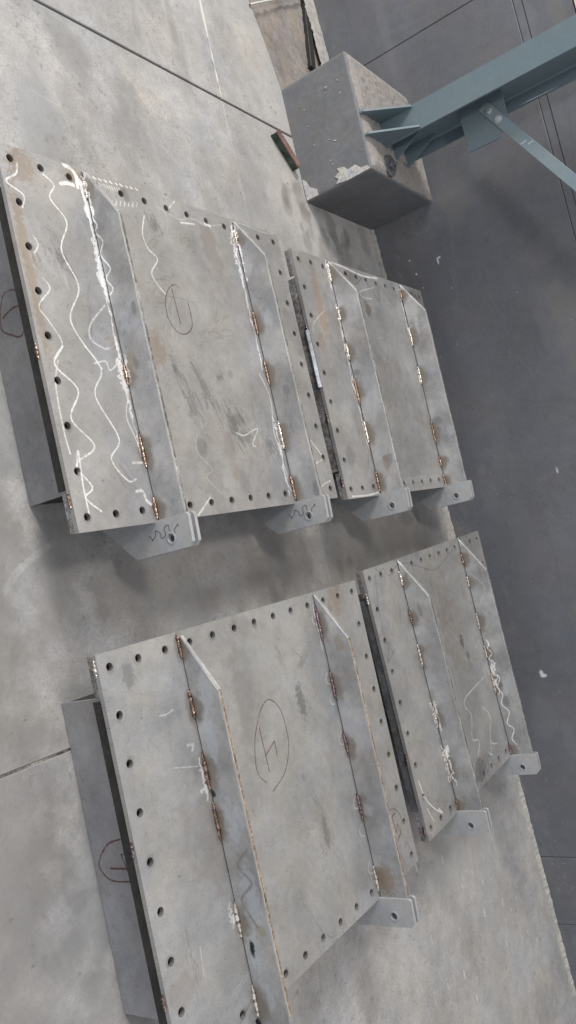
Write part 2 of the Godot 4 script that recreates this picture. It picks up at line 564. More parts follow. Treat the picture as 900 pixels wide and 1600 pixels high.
# stitch welds leave brown and blue scorching on both sides
func scorch(c: Canvas, ribs: Array, welds: Array, s: int) -> void:
	var nz := noise(s, 0.035, 3)
	for k in 2:
		for w in welds[k]:
			var cx: float = (w[0] + w[1]) * 500.0
			var half: float = (w[1] - w[0]) * 500.0
			c.blob(cx, ribs[k] * 1000.0 - 6.0, half + 12.0, 18.0, Color(0.50, 0.49, 0.485), 0.45, nz, 0.35)
			c.blob(cx, ribs[k] * 1000.0 - 3.0, half + 5.0, 8.0, Color(0.42, 0.375, 0.335), 0.55, nz, 0.35)

func rib_canvas(L: float, welds: Array, s: int) -> Canvas:
	var c := mottled(int(L * 1000.0) + 40, 96, s, Color(0.625, 0.625, 0.626), 0.17, 0.055, 0.07, 0.02, 0.4)
	var nz := noise(s + 9, 0.03, 3)
	for w in welds:
		c.blob((w[0] + w[1]) * 500.0 + 8.0, 90.0, (w[1] - w[0]) * 500.0 + 16.0, 36.0, Color(0.485, 0.465, 0.435), 0.85, nz, 0.25)
		c.blob((w[0] + w[1]) * 500.0 + 4.0, 94.0, (w[1] - w[0]) * 500.0 + 8.0, 16.0, Color(0.47, 0.415, 0.36), 0.55, nz, 0.4)
	for i in 5:
		c.blob(rng.randf_range(0, c.w), rng.randf_range(10, 90), rng.randf_range(12, 46), rng.randf_range(8, 26), [Color(0.42, 0.42, 0.43), Color(0.74, 0.75, 0.77), Color(0.55, 0.5, 0.43)][i % 3], 0.45, nz, 0.42)
	return c

const CHALK := Color(0.955, 0.955, 0.95)
const PENCIL := Color(0.33, 0.33, 0.34)
const MARKER := Color(0.30, 0.16, 0.14)

# chalk rubbed to and fro along a weld line
func scribble(c: Canvas, x0: float, x1: float, y: float, amp: float, period: float, width: float, alpha: float, s: int, slope := 0.0) -> void:
	var nz := noise(s, 0.05, 2)
	var r := RandomNumberGenerator.new()
	r.seed = s
	var p := []
	var x := x0
	var up := 1.0
	while x < x1:
		p.append(x)
		p.append(y + slope * (x - x0) + up * amp * pow(r.randf(), 1.4) + r.randfn(0.0, 1.2))
		up = -up if r.randf() > 0.2 else up
		x += period * r.randf_range(0.15, 1.7) * (1.0 if r.randf() > 0.18 else -0.9)
	if p.size() >= 4:
		c.stroke(p, width * 1.1, CHALK, alpha, nz, 0.4)
	for i in int((x1 - x0) / 26.0):
		var q := Vector2(r.randf_range(x0, x1), y + r.randfn(0.0, amp * 0.3))
		var e := q + Vector2(r.randf_range(5, 24), r.randf_range(-4, 4))
		c.stroke([q.x, q.y, (q.x + e.x) / 2, q.y + r.randf_range(-3, 3), e.x, e.y], r.randf_range(3.0, 8.0), CHALK, alpha, nz, 0.45)

func plate_canvas(L: float, W: float, s: int, base: Color) -> Canvas:
	var c := mottled(int(L * 1000.0), int(W * 1000.0), s, base * 0.99, 0.085, 0.05, 0.13, 0.022, 0.5)
	var nz := noise(s + 20, 0.02, 4)
	var r := RandomNumberGenerator.new()
	r.seed = s
	for i in 7:
		var q := r.randf_range(80, 200)
		c.blob(r.randf_range(0, c.w), r.randf_range(0, c.h), q, q * r.randf_range(0.25, 0.7), [Color(0.52, 0.51, 0.50), Color(0.57, 0.53, 0.49), Color(0.55, 0.56, 0.58), Color(0.72, 0.72, 0.715)][i % 4], r.randf_range(0.2, 0.36), nz, 0.75)
	for x in [0.24 * W, 0.8 * W]:
		for i in 16:
			c.blob(r.randf_range(0, c.w), x * 1000.0 + r.randfn(0.0, 26.0), r.randf_range(14, 60), r.randf_range(6, 20), [Color(0.47, 0.465, 0.46), Color(0.52, 0.53, 0.55), Color(0.51, 0.47, 0.43)][i % 3], r.randf_range(0.12, 0.32), nz, 0.6)
	# rubs from handling and grinding, water marks, dirt, fine scratches
	for i in 30:
		c.smear(r.randf_range(0, c.w), r.randf_range(0, c.h), r.randf_range(30, 150), r.randf_range(8, 40), r.randfn(0.15, 0.5) + (PI / 2 if r.randf() < 0.3 else 0.0), [Color(0.47, 0.47, 0.47), Color(0.50, 0.475, 0.45), Color(0.52, 0.53, 0.545), Color(0.80, 0.80, 0.795)][i % 4], 0.4, nz, r, 14)
	for i in 9:
		var q := r.randf_range(14, 46)
		c.blob(r.randf_range(0, c.w), r.randf_range(0, c.h), q, q * r.randf_range(0.5, 1.4), [Color(0.47, 0.47, 0.47), Color(0.54, 0.49, 0.45), Color(0.53, 0.54, 0.56)][i % 3], r.randf_range(0.2, 0.45), nz, 0.4)
	for i in 26:
		c.ticks(r.randf_range(0, c.w), r.randf_range(0, c.h), r.randf_range(8, 50), 26, Color(0.33, 0.325, 0.32), 0.5, nz, r)
	for i in 12:
		c.ticks(r.randf_range(0, c.w), r.randf_range(0, c.h), r.randf_range(20, 120), 30, Color(0.42, 0.41, 0.40), 0.4, nz, r)
	for i in 90:
		var a := Vector2(r.randf_range(0, c.w), r.randf_range(0, c.h))
		var b := a + Vector2.from_angle(r.randf_range(0, TAU)) * r.randf_range(10, 80)
		var m := (a + b) / 2.0 + Vector2(r.randf_range(-8, 8), r.randf_range(-8, 8))
		c.stroke([a.x, a.y, m.x, m.y, b.x, b.y], 1.0, [Color(0.45, 0.45, 0.45), Color(0.82, 0.82, 0.82)][i % 2], r.randf_range(0.2, 0.5), nz, 0.5)
	# burrs and marking-out rings at the drilled holes
	var sx := (L - 0.066) / 8.0 * 1000.0
	var sz := (W - 0.066) / 12.0 * 1000.0
	for i in 9:
		for j in 13:
			if i in [0, 8] or j in [0, 12]:
				var o := Vector2(33 + i * sx, 33 + j * sz)
				c.blob(o.x + r.randf_range(-4, 4), o.y + r.randf_range(-4, 4), 15, 15, Color(0.44, 0.42, 0.4), 0.3, nz, 0.42)
				var ring := []
				var t0 := r.randf_range(0, TAU)
				for k in 7:
					ring.append(o.x + r.randf_range(-1, 1) + cos(t0 + k * 0.8) * 13.0)
					ring.append(o.y + r.randf_range(-1, 1) + sin(t0 + k * 0.8) * 13.0)
				c.stroke(ring, 1.0, [Color(0.4, 0.4, 0.4), Color(0.85, 0.85, 0.85)][(i + j) % 2], 0.45, nz, 0.4)
	return c

func panels() -> void:
	var nz := noise(5, 0.06, 2)
	# ---- front left: the one with the most chalk
	var w1 := [[[0.023, 0.08], [0.505, 0.557], [0.677, 0.764], [0.841, 0.893]], [[0.035, 0.087], [0.299, 0.368], [0.452, 0.531], [0.644, 0.733], [0.813, 0.889]]]
	var c := plate_canvas(0.902, 1.109, 100, Color(0.662, 0.656, 0.65))
	scorch(c, [0.252, 0.862], w1, 3)
	for b in [[257, 122, 34, 22], [603, 476, 60, 30], [652, 629, 60, 34], [694, 680, 30, 46], [560, 540, 70, 16], [500, 440, 30, 16], [640, 660, 26, 70], [95, 483, 30, 24], [517, 628, 12, 22], [720, 790, 40, 30]]:
		c.blob(b[0], b[1], b[2] * 0.8, b[3] * 0.8, Color(0.44, 0.435, 0.43), 0.35, nz, 0.42)
		c.smear(b[0] - b[2] * 0.4, b[1], b[2] * 2.0, b[3] * 1.1, 0.35, Color(0.40, 0.395, 0.385), 0.5, nz, rng, 26)
		c.ticks(b[0], b[1], maxf(b[2], b[3]) * 0.6, 30, Color(0.33, 0.33, 0.32), 0.5, nz, rng)
	for b in [[453, 385, 60, 40], [40, 60, 60, 50], [30, 240, 26, 60], [300, 20, 260, 18]]:
		c.blob(b[0], b[1], b[2], b[3], Color(0.56, 0.47, 0.38), 0.35, nz, 0.42)
	c.stroke([47, 123, 68, 150, 105, 129, 157, 165, 233, 129, 319, 158, 407, 110, 495, 159, 520, 176], 4.2, CHALK, 0.95, nz, 0.2)
	c.stroke([466, 136, 504, 167, 534, 169, 589, 136, 690, 181, 740, 143, 793, 180, 791, 209], 4.2, CHALK, 0.9, nz, 0.25)
	c.stroke([40, 51, 67, 41, 93, 8, 116, 49, 147, 39], 4.0, CHALK, 0.9, nz, 0.25)
	c.stroke([212, 52, 232, 61, 255, 45], 3.4, CHALK, 0.8, nz, 0.4)
	c.stroke([313, 53, 337, 67, 382, 25, 414, 43, 464, 69, 504, 40], 3.6, CHALK, 0.85, nz, 0.35)
	c.stroke([472, 69, 518, 34, 575, 86, 643, 48, 708, 99, 749, 35, 802, 66, 825, 40, 859, 77], 4.4, CHALK, 0.92, nz, 0.25)
	c.stroke([507, 46, 567, 24, 668, 19, 724, 23], 4.0, CHALK, 0.85, nz, 0.3)
	c.stroke([754, 34, 719, 47, 800, 40, 861, 40], 4.6, CHALK, 0.9, nz, 0.3)
	c.stroke([356, 231, 409, 171, 447, 161, 467, 196, 465, 215], 5.0, CHALK, 0.7, nz, 0.6)
	c.stroke([77, 454, 131, 431, 171, 440, 197, 468, 244, 432, 295, 469], 4.0, CHALK, 0.9, nz, 0.3)
	c.stroke([2, 195, 8, 217, 24, 230, 53, 228], 11.0, CHALK, 1.0, nz, 0.15)
	c.stroke([58, 172, 51, 194, 51, 214], 9.0, CHALK, 1.0, nz, 0.2)
	c.stroke([20, 226, 40, 246, 60, 238, 90, 250, 140, 246], 7.0, CHALK, 0.95, nz, 0.35)
	for k in 9:
		c.stroke([11 - k, 290 + k * 19, 14 - k, 298 + k * 19], 5.0, CHALK, 0.9, nz, 0.3)
		c.stroke([24 - k * 0.6, 306 + k * 9, 30, 309 + k * 9], 4.0, CHALK, 0.7, nz, 0.4)
	for k in 7:
		c.stroke([75 - k * 3, 335 + k * 16, 62 - k * 3, 341 + k * 16], 4.0, CHALK, 0.75, nz, 0.4)
	scribble(c, 20, 330, 247, 5.0, 7.0, 3.4, 1.0, 31)
	scribble(c, 60, 300, 244, 7.0, 11.0, 2.6, 0.95, 32)
	scribble(c, 240, 330, 242, 8.0, 6.0, 3.0, 0.95, 34)
	scribble(c, 320, 520, 243, 4.0, 14.0, 3.0, 0.9, 33)
	scribble(c, 480, 560, 236, 14.0, 6.0, 3.4, 1.0, 35)
	scribble(c, 560, 700, 240, 6.0, 18.0, 2.6, 0.8, 36)
	for k in 22:
		var x := rng.randf_range(4, 300) if k < 16 else rng.randf_range(490, 560)
		c.stroke([x, 243 + rng.randfn(0, 4), x + 9, 240 + rng.randfn(0, 5), x + rng.randf_range(14, 34), 245 + rng.randfn(0, 4)], rng.randf_range(5, 13), CHALK, 0.95, nz, 0.5)
	c.stroke([600, 236, 640, 222, 690, 236, 760, 250], 3.4, CHALK, 0.8, nz, 0.35)
	c.stroke([507, 155, 500, 193, 521, 201, 506, 227, 490, 247], 4.0, CHALK, 0.85, nz, 0.4)
	c.stroke([821, 200, 822, 222, 844, 227, 856, 240], 7.0, CHALK, 0.95, nz, 0.3)
	c.stroke([751, 210, 752, 240], 6.0, CHALK, 0.9, nz, 0.3)
	c.stroke([856, 465, 898, 402], 5.0, CHALK, 0.85, nz, 0.3)
	c.stroke([2, 599, 30, 567], 4.0, CHALK, 0.8, nz, 0.3)
	c.stroke([64, 606, 56, 665], 6.0, CHALK, 0.9, nz, 0.4)
	c.stroke([43, 718, 46, 742], 9.0, CHALK, 0.9, nz, 0.3)
	c.stroke([38, 520, 55, 600, 40, 660, 48, 720, 30, 800], 3.0, CHALK, 0.5, nz, 0.6)
	c.stroke([6, 860, 3, 930, 8, 1010, 2, 1090], 4.0, CHALK, 0.55, nz, 0.6)
	scribble(c, 20, 190, 850, 12.0, 9.0, 4.0, 0.95, 41)
	scribble(c, 60, 150, 838, 12.0, 7.0, 3.4, 0.9, 42)
	scribble(c, 180, 480, 846, 5.0, 18.0, 3.2, 0.9, 43)
	c.stroke([495, 822, 575, 850, 680, 829, 743, 843, 818, 834, 863, 850], 3.6, CHALK, 0.9, nz, 0.3)
	scribble(c, 640, 760, 842, 12.0, 15.0, 2.8, 0.9, 44)
	scribble(c, 780, 880, 838, 10.0, 16.0, 2.8, 0.85, 45)
	c.stroke([679, 642, 687, 678, 668, 748, 712, 709, 721, 719], 3.8, CHALK, 0.75, nz, 0.4)
	c.stroke([693, 1009, 762, 1070, 782, 1027], 5.0, CHALK, 0.9, nz, 0.3)
	c.stroke([869, 1007, 853, 1042, 843, 1087], 5.0, CHALK, 0.8, nz, 0.5)
	c.stroke([680, 470, 730, 455, 780, 500, 800, 470, 850, 520], 3.0, CHALK, 0.4, nz, 0.6)
	c.stroke([268, 532, 261, 512, 282, 482, 314, 463, 360, 458, 394, 478, 402, 510, 387, 542, 361, 556, 306, 557], 2.4, MARKER, 0.85, nz, 0.2)
	c.stroke([276, 500, 373, 505], 2.6, MARKER, 0.85, nz, 0.2)
	c.stroke([261, 430, 284, 438, 298, 467, 298, 521, 303, 579, 322, 591, 345, 595], 2.0, PENCIL, 0.4, nz, 0.4)
	c.stroke([610, 868, 640, 900, 600, 880, 660, 930, 615, 900, 670, 950], 2.0, PENCIL, 0.3, nz, 0.4)
	var r0 := rib_canvas(0.94, w1[0], 210)
	var zig := [84, 5, 114, 11, 129, 3, 152, 12, 166, 2, 196, 19, 225, 3, 267, 24, 285, 4, 317, 18, 328, 2]
	for k in range(1, zig.size(), 2):
		zig[k] = 94 - zig[k]
	r0.stroke(zig, 3.6, CHALK, 0.95, nz, 0.25)
	scribble(r0, 20, 130, 88, 5.0, 8.0, 3.0, 0.9, 51)
	scribble(r0, 480, 540, 86, 6.0, 6.0, 3.0, 0.9, 52)
	var r1 := rib_canvas(0.94, w1[1], 220)
	scribble(r1, 20, 200, 90, 4.0, 8.0, 3.0, 0.9, 53)
	r1.stroke([560, 50, 640, 62, 580, 40, 680, 55, 600, 30], 2.0, PENCIL, 0.3, nz, 0.4)
	var sk := mottled(800, 200, 300, Color(0.53, 0.53, 0.535), 0.10, 0.05, 0.05, 0.02, 0.4)
	sk.stroke([250, 100, 240, 125, 246, 152, 297, 172, 321, 145, 330, 120, 308, 99], 2.6, MARKER, 0.9, nz, 0.2)
	sk.stroke([281, 161, 274, 130, 277, 102], 4.0, MARKER, 0.9, nz, 0.2)
	sk.stroke([520, 90, 560, 110, 600, 60], 1.5, PENCIL, 0.6, nz, 0.3)
	panel({"at": Vector3(-1.065, 0, -1.228), "yaw": 0.6, "L": 0.902, "W": 1.109, "ribs": [0.252, 0.862], "welds": w1, "tabs": [0.47, 0.81], "rusty": false, "seed": 1000,
		"label": "large ribbed steel panel covered with wavy white chalk lines, at the floor's open side"}, c, [r0, r1], sk.texture(), [[1, 0, 0, 0], [1, 0, 0, 1, 0]])

	# ---- behind it, next to the wall
	var w2 := [[[0.016, 0.084], [0.181, 0.229], [0.318, 0.378], [0.445, 0.545], [0.607, 0.687], [0.789, 0.866]], [[0.026, 0.076], [0.194, 0.272], [0.364, 0.439], [0.596, 0.692], [0.747, 0.796], [0.829, 0.874]]]
	c = plate_canvas(0.88, 1.03, 120, Color(0.655, 0.65, 0.644))
	scorch(c, [0.231, 0.809], w2, 4)
	c.blob(190, 110, 160, 34, Color(0.66, 0.53, 0.42), 0.4, nz, 0.42)
	c.blob(330, 60, 60, 30, Color(0.6, 0.5, 0.4), 0.3, nz, 0.42)
	c.blob(159, 473, 42, 28, Color(0.38, 0.36, 0.34), 0.5, nz, 0.42)
	c.blob(40, 400, 30, 80, Color(0.42, 0.42, 0.41), 0.4, nz, 0.42)
	c.blob(45, 930, 40, 60, Color(0.38, 0.38, 0.38), 0.5, nz, 0.42)
	c.stroke([4, 265, 8, 356, 18, 494, 8, 621], 7.0, CHALK, 0.95, nz, 0.25)
	c.stroke([29, 361, 64, 415, 32, 495, 106, 590, 25, 613, 112, 717, 41, 769], 3.4, PENCIL, 0.55, nz, 0.25)
	c.stroke([55, 568, 88, 447, 110, 452, 107, 528], 4.0, CHALK, 0.7, nz, 0.35)
	scribble(c, 4, 120, 222, 6.0, 9.0, 7.0, 1.0, 61)
	scribble(c, 100, 300, 226, 5.0, 18.0, 3.4, 0.9, 62)
	scribble(c, 240, 700, 222, 6.0, 26.0, 3.0, 0.8, 63)
	scribble(c, 420, 480, 214, 12.0, 8.0, 3.0, 0.9, 64)
	c.stroke([206, 131, 260, 41, 299, 20], 3.4, CHALK, 0.6, nz, 0.4)
	c.stroke([340, 90, 380, 110, 420, 80], 2.6, CHALK, 0.4, nz, 0.5)
	c.stroke([294, 497, 270, 550, 290, 620], 2.0, PENCIL, 0.4, nz, 0.3)
	c.stroke([371, 517, 330, 560, 359, 578, 375, 515], 2.0, PENCIL, 0.45, nz, 0.3)
	c.stroke([343, 583, 528, 479], 2.0, PENCIL, 0.35, nz, 0.3)
	c.stroke([546, 470, 536, 503, 541, 532], 2.0, PENCIL, 0.4, nz, 0.3)
	c.stroke([541, 600, 617, 553, 648, 489, 625, 446], 2.0, PENCIL, 0.35, nz, 0.3)
	c.stroke([838, 290, 836, 440, 834, 600, 838, 760], 20.0, Color(0.74, 0.74, 0.73), 0.5, nz, 0.5)
	c.stroke([872, 30, 874, 140, 868, 224], 6.0, CHALK, 0.8, nz, 0.3)
	scribble(c, 380, 440, 800, 12.0, 10.0, 3.0, 0.9, 65)
	scribble(c, 20, 280, 800, 4.0, 16.0, 3.0, 0.8, 66)
	r0 = rib_canvas(0.92, w2[0], 230)
	r1 = rib_canvas(0.92, w2[1], 240)
	sk = mottled(800, 200, 310, Color(0.55, 0.55, 0.565), 0.25, 0.15, 0.05, 0.03, 0.5)
	panel({"at": Vector3(-1.045, 0, -2.408), "yaw": 0.15, "L": 0.88, "W": 1.03, "ribs": [0.231, 0.809], "welds": w2, "tabs": [0.27, 0.58, 0.8], "rusty": false, "seed": 2000,
		"label": "smaller ribbed steel panel against the wall near the concrete footing, chalk stripe along one end"}, c, [r0, r1], sk.texture(), [[1, 1, 1, 0, 1, 0], [0, 1, 1, 0, 0, 0]])

	# ---- front right: a red-brown ringed 4
	var w3 := [[[0.005, 0.064], [0.144, 0.209], [0.289, 0.382], [0.411, 0.5], [0.643, 0.726], [0.837, 0.91]], [[0.037, 0.148], [0.237, 0.322], [0.418, 0.495], [0.602, 0.681], [0.817, 0.892]]]
	c = plate_canvas(0.913, 1.122, 140, Color(0.652, 0.65, 0.647))
	scorch(c, [0.259, 0.863], w3, 5)
	c.blob(282, 690, 60, 24, Color(0.43, 0.425, 0.42), 0.6, nz, 0.5)
	c.blob(63, 80, 40, 24, Color(0.42, 0.42, 0.42), 0.4, nz, 0.42)
	c.blob(642, 673, 60, 18, Color(0.42, 0.42, 0.42), 0.4, nz, 0.42)
	c.blob(40, 980, 60, 40, Color(0.6, 0.48, 0.42), 0.3, nz, 0.42)
	c.stroke([160, 955, 300, 958, 500, 961, 880, 965], 5.0, Color(0.5, 0.4, 0.33), 0.4, nz, 0.6)
	c.stroke([437, 468, 400, 442, 341, 451, 290, 479, 252, 515, 242, 554, 280, 590, 348, 597, 393, 585, 438, 549, 465, 486], 2.2, MARKER, 0.85, nz, 0.2)
	c.stroke([299, 486, 415, 489], 2.4, MARKER, 0.85, nz, 0.2)
	c.stroke([373, 486, 348, 536, 387, 534], 2.4, MARKER, 0.85, nz, 0.2, 1, 1, false)
	c.stroke([712, 1019, 721, 1051, 749, 1074, 778, 1069, 806, 1038, 812, 1011], 2.2, MARKER, 0.7, nz, 0.3)
	c.stroke([733, 1045, 735, 1024, 788, 1030], 3.0, MARKER, 0.75, nz, 0.2, 1, 1, false)
	c.stroke([788, 1030, 767, 1048, 800, 1056, 806, 1028], 2.4, MARKER, 0.75, nz, 0.2, 1, 1, false)
	c.stroke([172, 147, 175, 170, 170, 194], 3.0, CHALK, 0.6, nz, 0.4)
	c.stroke([295, 158, 317, 237], 2.4, CHALK, 0.6, nz, 0.4)
	c.stroke([683, 123, 743, 118], 2.4, CHALK, 0.6, nz, 0.4)
	c.stroke([261, 217, 265, 235, 276, 228], 7.0, CHALK, 0.6, nz, 0.6)
	c.stroke([374, 230, 371, 243, 381, 247], 9.0, CHALK, 0.9, nz, 0.4)
	scribble(c, 300, 385, 245, 6.0, 7.0, 3.0, 0.9, 71)
	scribble(c, 640, 690, 240, 9.0, 8.0, 3.0, 0.7, 72)
	for x in [60, 240, 300, 420, 610, 690, 800]:
		c.stroke([x, 850, x + 14, 834, x + 30, 838, x + 34, 852], 4.0, CHALK, 0.6, nz, 0.55)
	scribble(c, 40, 150, 852, 4.0, 12.0, 2.4, 0.7, 73)
	r0 = rib_canvas(0.95, w3[0], 250)
	for b in [[160, 46, 60, 24], [260, 58, 70, 26], [450, 50, 80, 30], [620, 40, 90, 30], [760, 60, 70, 26]]:
		r0.blob(b[0], b[1], b[2], b[3], Color(0.71, 0.74, 0.77), 0.45, nz, 0.42)
	r0.stroke([520, 20, 560, 60, 600, 30, 640, 70, 700, 40], 7.0, Color(0.47, 0.46, 0.44), 0.6, nz, 0.3)
	r0.blob(390, 88, 12, 8, Color(0.16, 0.16, 0.16), 0.9, nz, 0.3)
	r0.blob(752, 70, 22, 9, Color(0.1, 0.13, 0.13), 0.9, nz, 0.3)
	r1 = rib_canvas(0.95, w3[1], 260)
	r1.blob(860, 60, 60, 34, Color(0.5, 0.41, 0.33), 0.5, nz, 0.42)
	sk = mottled(800, 200, 320, Color(0.585, 0.585, 0.595), 0.10, 0.05, 0.05, 0.02, 0.4)
	sk.stroke([328, 100, 332, 116, 342, 152, 375, 184, 398, 175, 408, 150, 406, 100], 2.6, MARKER, 0.9, nz, 0.2)
	sk.stroke([385, 156, 384, 98], 3.0, MARKER, 0.9, nz, 0.2)
	sk.stroke([391, 111, 359, 121, 357, 100], 2.6, MARKER, 0.9, nz, 0.2, 1, 1, false)
	panel({"at": Vector3(0.102, 0, -1.212), "yaw": 0.1, "L": 0.913, "W": 1.122, "ribs": [0.259, 0.863], "welds": w3, "tabs": [0.012, 0.4, 0.72, 0.8], "rusty": true, "seed": 3000,
		"lug_shift": [0.022, 0.0], "label": "large ribbed steel panel with a ringed red-brown 4 in its middle and hardly any chalk"}, c, [r0, r1], sk.texture(), [[0, 0, 0, 0, 1, 1], [2, 2, 2, 2, 1]])

	# ---- back right, next to the wall
	var w4 := [[[0.045, 0.096], [0.182, 0.236], [0.312, 0.391], [0.532, 0.612], [0.686, 0.805], [0.864, 0.91]], [[0.058, 0.112], [0.161, 0.207], [0.316, 0.383], [0.454, 0.505], [0.567, 0.654], [0.862, 0.91]]]
	c = plate_canvas(0.914, 1.047, 160, Color(0.65, 0.646, 0.64))
	scorch(c, [0.248, 0.811], w4, 6)
	c.blob(385, 616, 34, 20, Color(0.34, 0.32, 0.3), 0.6, nz, 0.42)
	c.blob(450, 640, 22, 16, Color(0.36, 0.34, 0.32), 0.5, nz, 0.42)
	c.blob(860, 500, 60, 60, Color(0.4, 0.4, 0.4), 0.6, nz, 0.42)
	c.stroke([565, 736, 585, 538, 612, 502, 660, 538, 737, 498, 762, 551, 808, 510], 4.0, CHALK, 0.85, nz, 0.3)
	c.stroke([661, 650, 712, 700, 797, 652, 827, 707], 4.0, CHALK, 0.85, nz, 0.3)
	c.stroke([797, 652, 844, 634, 828, 609], 4.0, CHALK, 0.85, nz, 0.3)
	c.stroke([720, 27, 784, 43, 839, 89, 871, 135, 850, 115], 5.0, CHALK, 0.85, nz, 0.3)
	c.stroke([818, 39, 871, 63], 4.0, CHALK, 0.7, nz, 0.35)
	c.stroke([26, 76, 107, 50, 236, 33, 264, 51, 311, 19, 288, 82], 3.0, PENCIL, 0.5, nz, 0.3)
	c.stroke([86, 146, 197, 174, 135, 190, 228, 167], 2.4, PENCIL, 0.4, nz, 0.3)
	c.stroke([4, 87, 24, 110, 16, 140, 46, 168, 21, 243, 26, 324, 63, 441, 86, 553, 42, 739, 88, 758], 3.0, PENCIL, 0.5, nz, 0.3)
	c.stroke([20, 470, 200, 480, 420, 470, 560, 470], 2.4, PENCIL, 0.5, nz, 0.3)
	c.stroke([830, 430, 880, 480, 820, 520, 890, 560, 840, 600, 890, 640], 4.0, PENCIL, 0.5, nz, 0.3)
	for k in 8:
		c.stroke([350 + k * 24, 560 + (k * 53) % 170, 372 + k * 24, 575 + (k * 53) % 170], 2.6, CHALK, 0.55, nz, 0.4)
	c.stroke([30, 860, 40, 900, 20, 940, 50, 990], 3.0, PENCIL, 0.4, nz, 0.4)
	scribble(c, 520, 640, 240, 9.0, 9.0, 3.0, 0.8, 82)
	scribble(c, 690, 800, 240, 9.0, 10.0, 3.0, 0.95, 83)
	r0 = rib_canvas(0.95, w4[0], 270)
	scribble(r0, 520, 620, 84, 7.0, 12.0, 3.0, 0.8, 84)
	scribble(r0, 680, 810, 82, 9.0, 15.0, 3.4, 0.9, 85)
	r1 = rib_canvas(0.95, w4[1], 280)
	scribble(r1, 430, 660, 80, 12.0, 14.0, 3.6, 0.9, 86)
	r1.stroke([571, 86, 589, 62, 628, 80, 661, 68, 700, 81, 734, 58, 780, 78, 806, 56, 844, 74, 869, 60], 4.0, CHALK, 0.9, nz, 0.25)
	r1.stroke([150, 80, 220, 30, 290, 70, 330, 50], 4.0, Color(0.78, 0.78, 0.78), 0.6, nz, 0.4)
	sk = mottled(800, 200, 330, Color(0.52, 0.525, 0.535), 0.3, 0.2, 0.05, 0.03, 0.5)
	sk.stroke([330, 30, 400, 120, 380, 150], 5.0, Color(0.8, 0.82, 0.84), 0.8, nz, 0.3)
	panel({"at": Vector3(0.078, 0, -2.398), "yaw": 2.0, "L": 0.914, "W": 1.047, "ribs": [0.248, 0.811], "welds": w4, "tabs": [0.08, 0.62, 0.86], "rusty": false, "seed": 4000,
		"label": "smaller ribbed steel panel against the wall, set slightly askew, pencil zigzags along one end"}, c, [r0, r1], sk.texture(), [[1, 0, 1, 1, 1, 0], [0, 1, 1, 1, 1, 2]])


# ------------------------------------------------------------------ floor and wall
func floor_uv(p: Vector3) -> Vector2:
	return Vector2((p.x + 2.9) / 5.12, (-0.7 - p.z) / 3.2)

func slab(poly: PackedVector2Array, m: Material, parent: Node) -> void:
	# points are (x, -z); a real slab with a worn arris
	var st := begin()
	var inner := Geometry2D.offset_polygon(poly, -0.002, Geometry2D.JOIN_MITER)[0]
	if Geometry2D.is_polygon_clockwise(inner):
		inner.reverse()
	var best := 0
	var pts := poly
	if Geometry2D.is_polygon_clockwise(pts):
		pts.reverse()
	for k in inner.size():
		if inner[k].distance_to(pts[0]) < inner[best].distance_to(pts[0]):
			best = k
	var idx := Geometry2D.triangulate_polygon(pts)
	var at := func(i: int, y: float) -> Vector3:
		var v: Vector2 = inner[(best + i) % inner.size()] if y == 0.0 else pts[i]
		return Vector3(v.x, y, -v.y)
	for i in range(0, idx.size(), 3):
		var a: Vector3 = at.call(idx[i], 0.0)
		var b: Vector3 = at.call(idx[i + 1], 0.0)
		var c: Vector3 = at.call(idx[i + 2], 0.0)
		tri(st, a, b, c, Vector3.UP, [floor_uv(a), floor_uv(b), floor_uv(c)])
	for i in pts.size():
		var j := (i + 1) % pts.size()
		var e := (pts[j] - pts[i]).normalized()
		var n := Vector3(e.y, 0, e.x)
		for lv in [[0.0, -0.0025], [-0.0025, -0.06]]:
			var a: Vector3 = at.call(i, lv[0])
			var b: Vector3 = at.call(j, lv[0])
			var c: Vector3 = at.call(j, lv[1])
			var d: Vector3 = at.call(i, lv[1])
			quad(st, a, b, c, d, (n + (Vector3.UP if lv[0] == 0.0 else Vector3.ZERO)).normalized(), [floor_uv(a), floor_uv(b), floor_uv(c), floor_uv(d)])
	obj("floor_slab", st.commit(), m, parent)

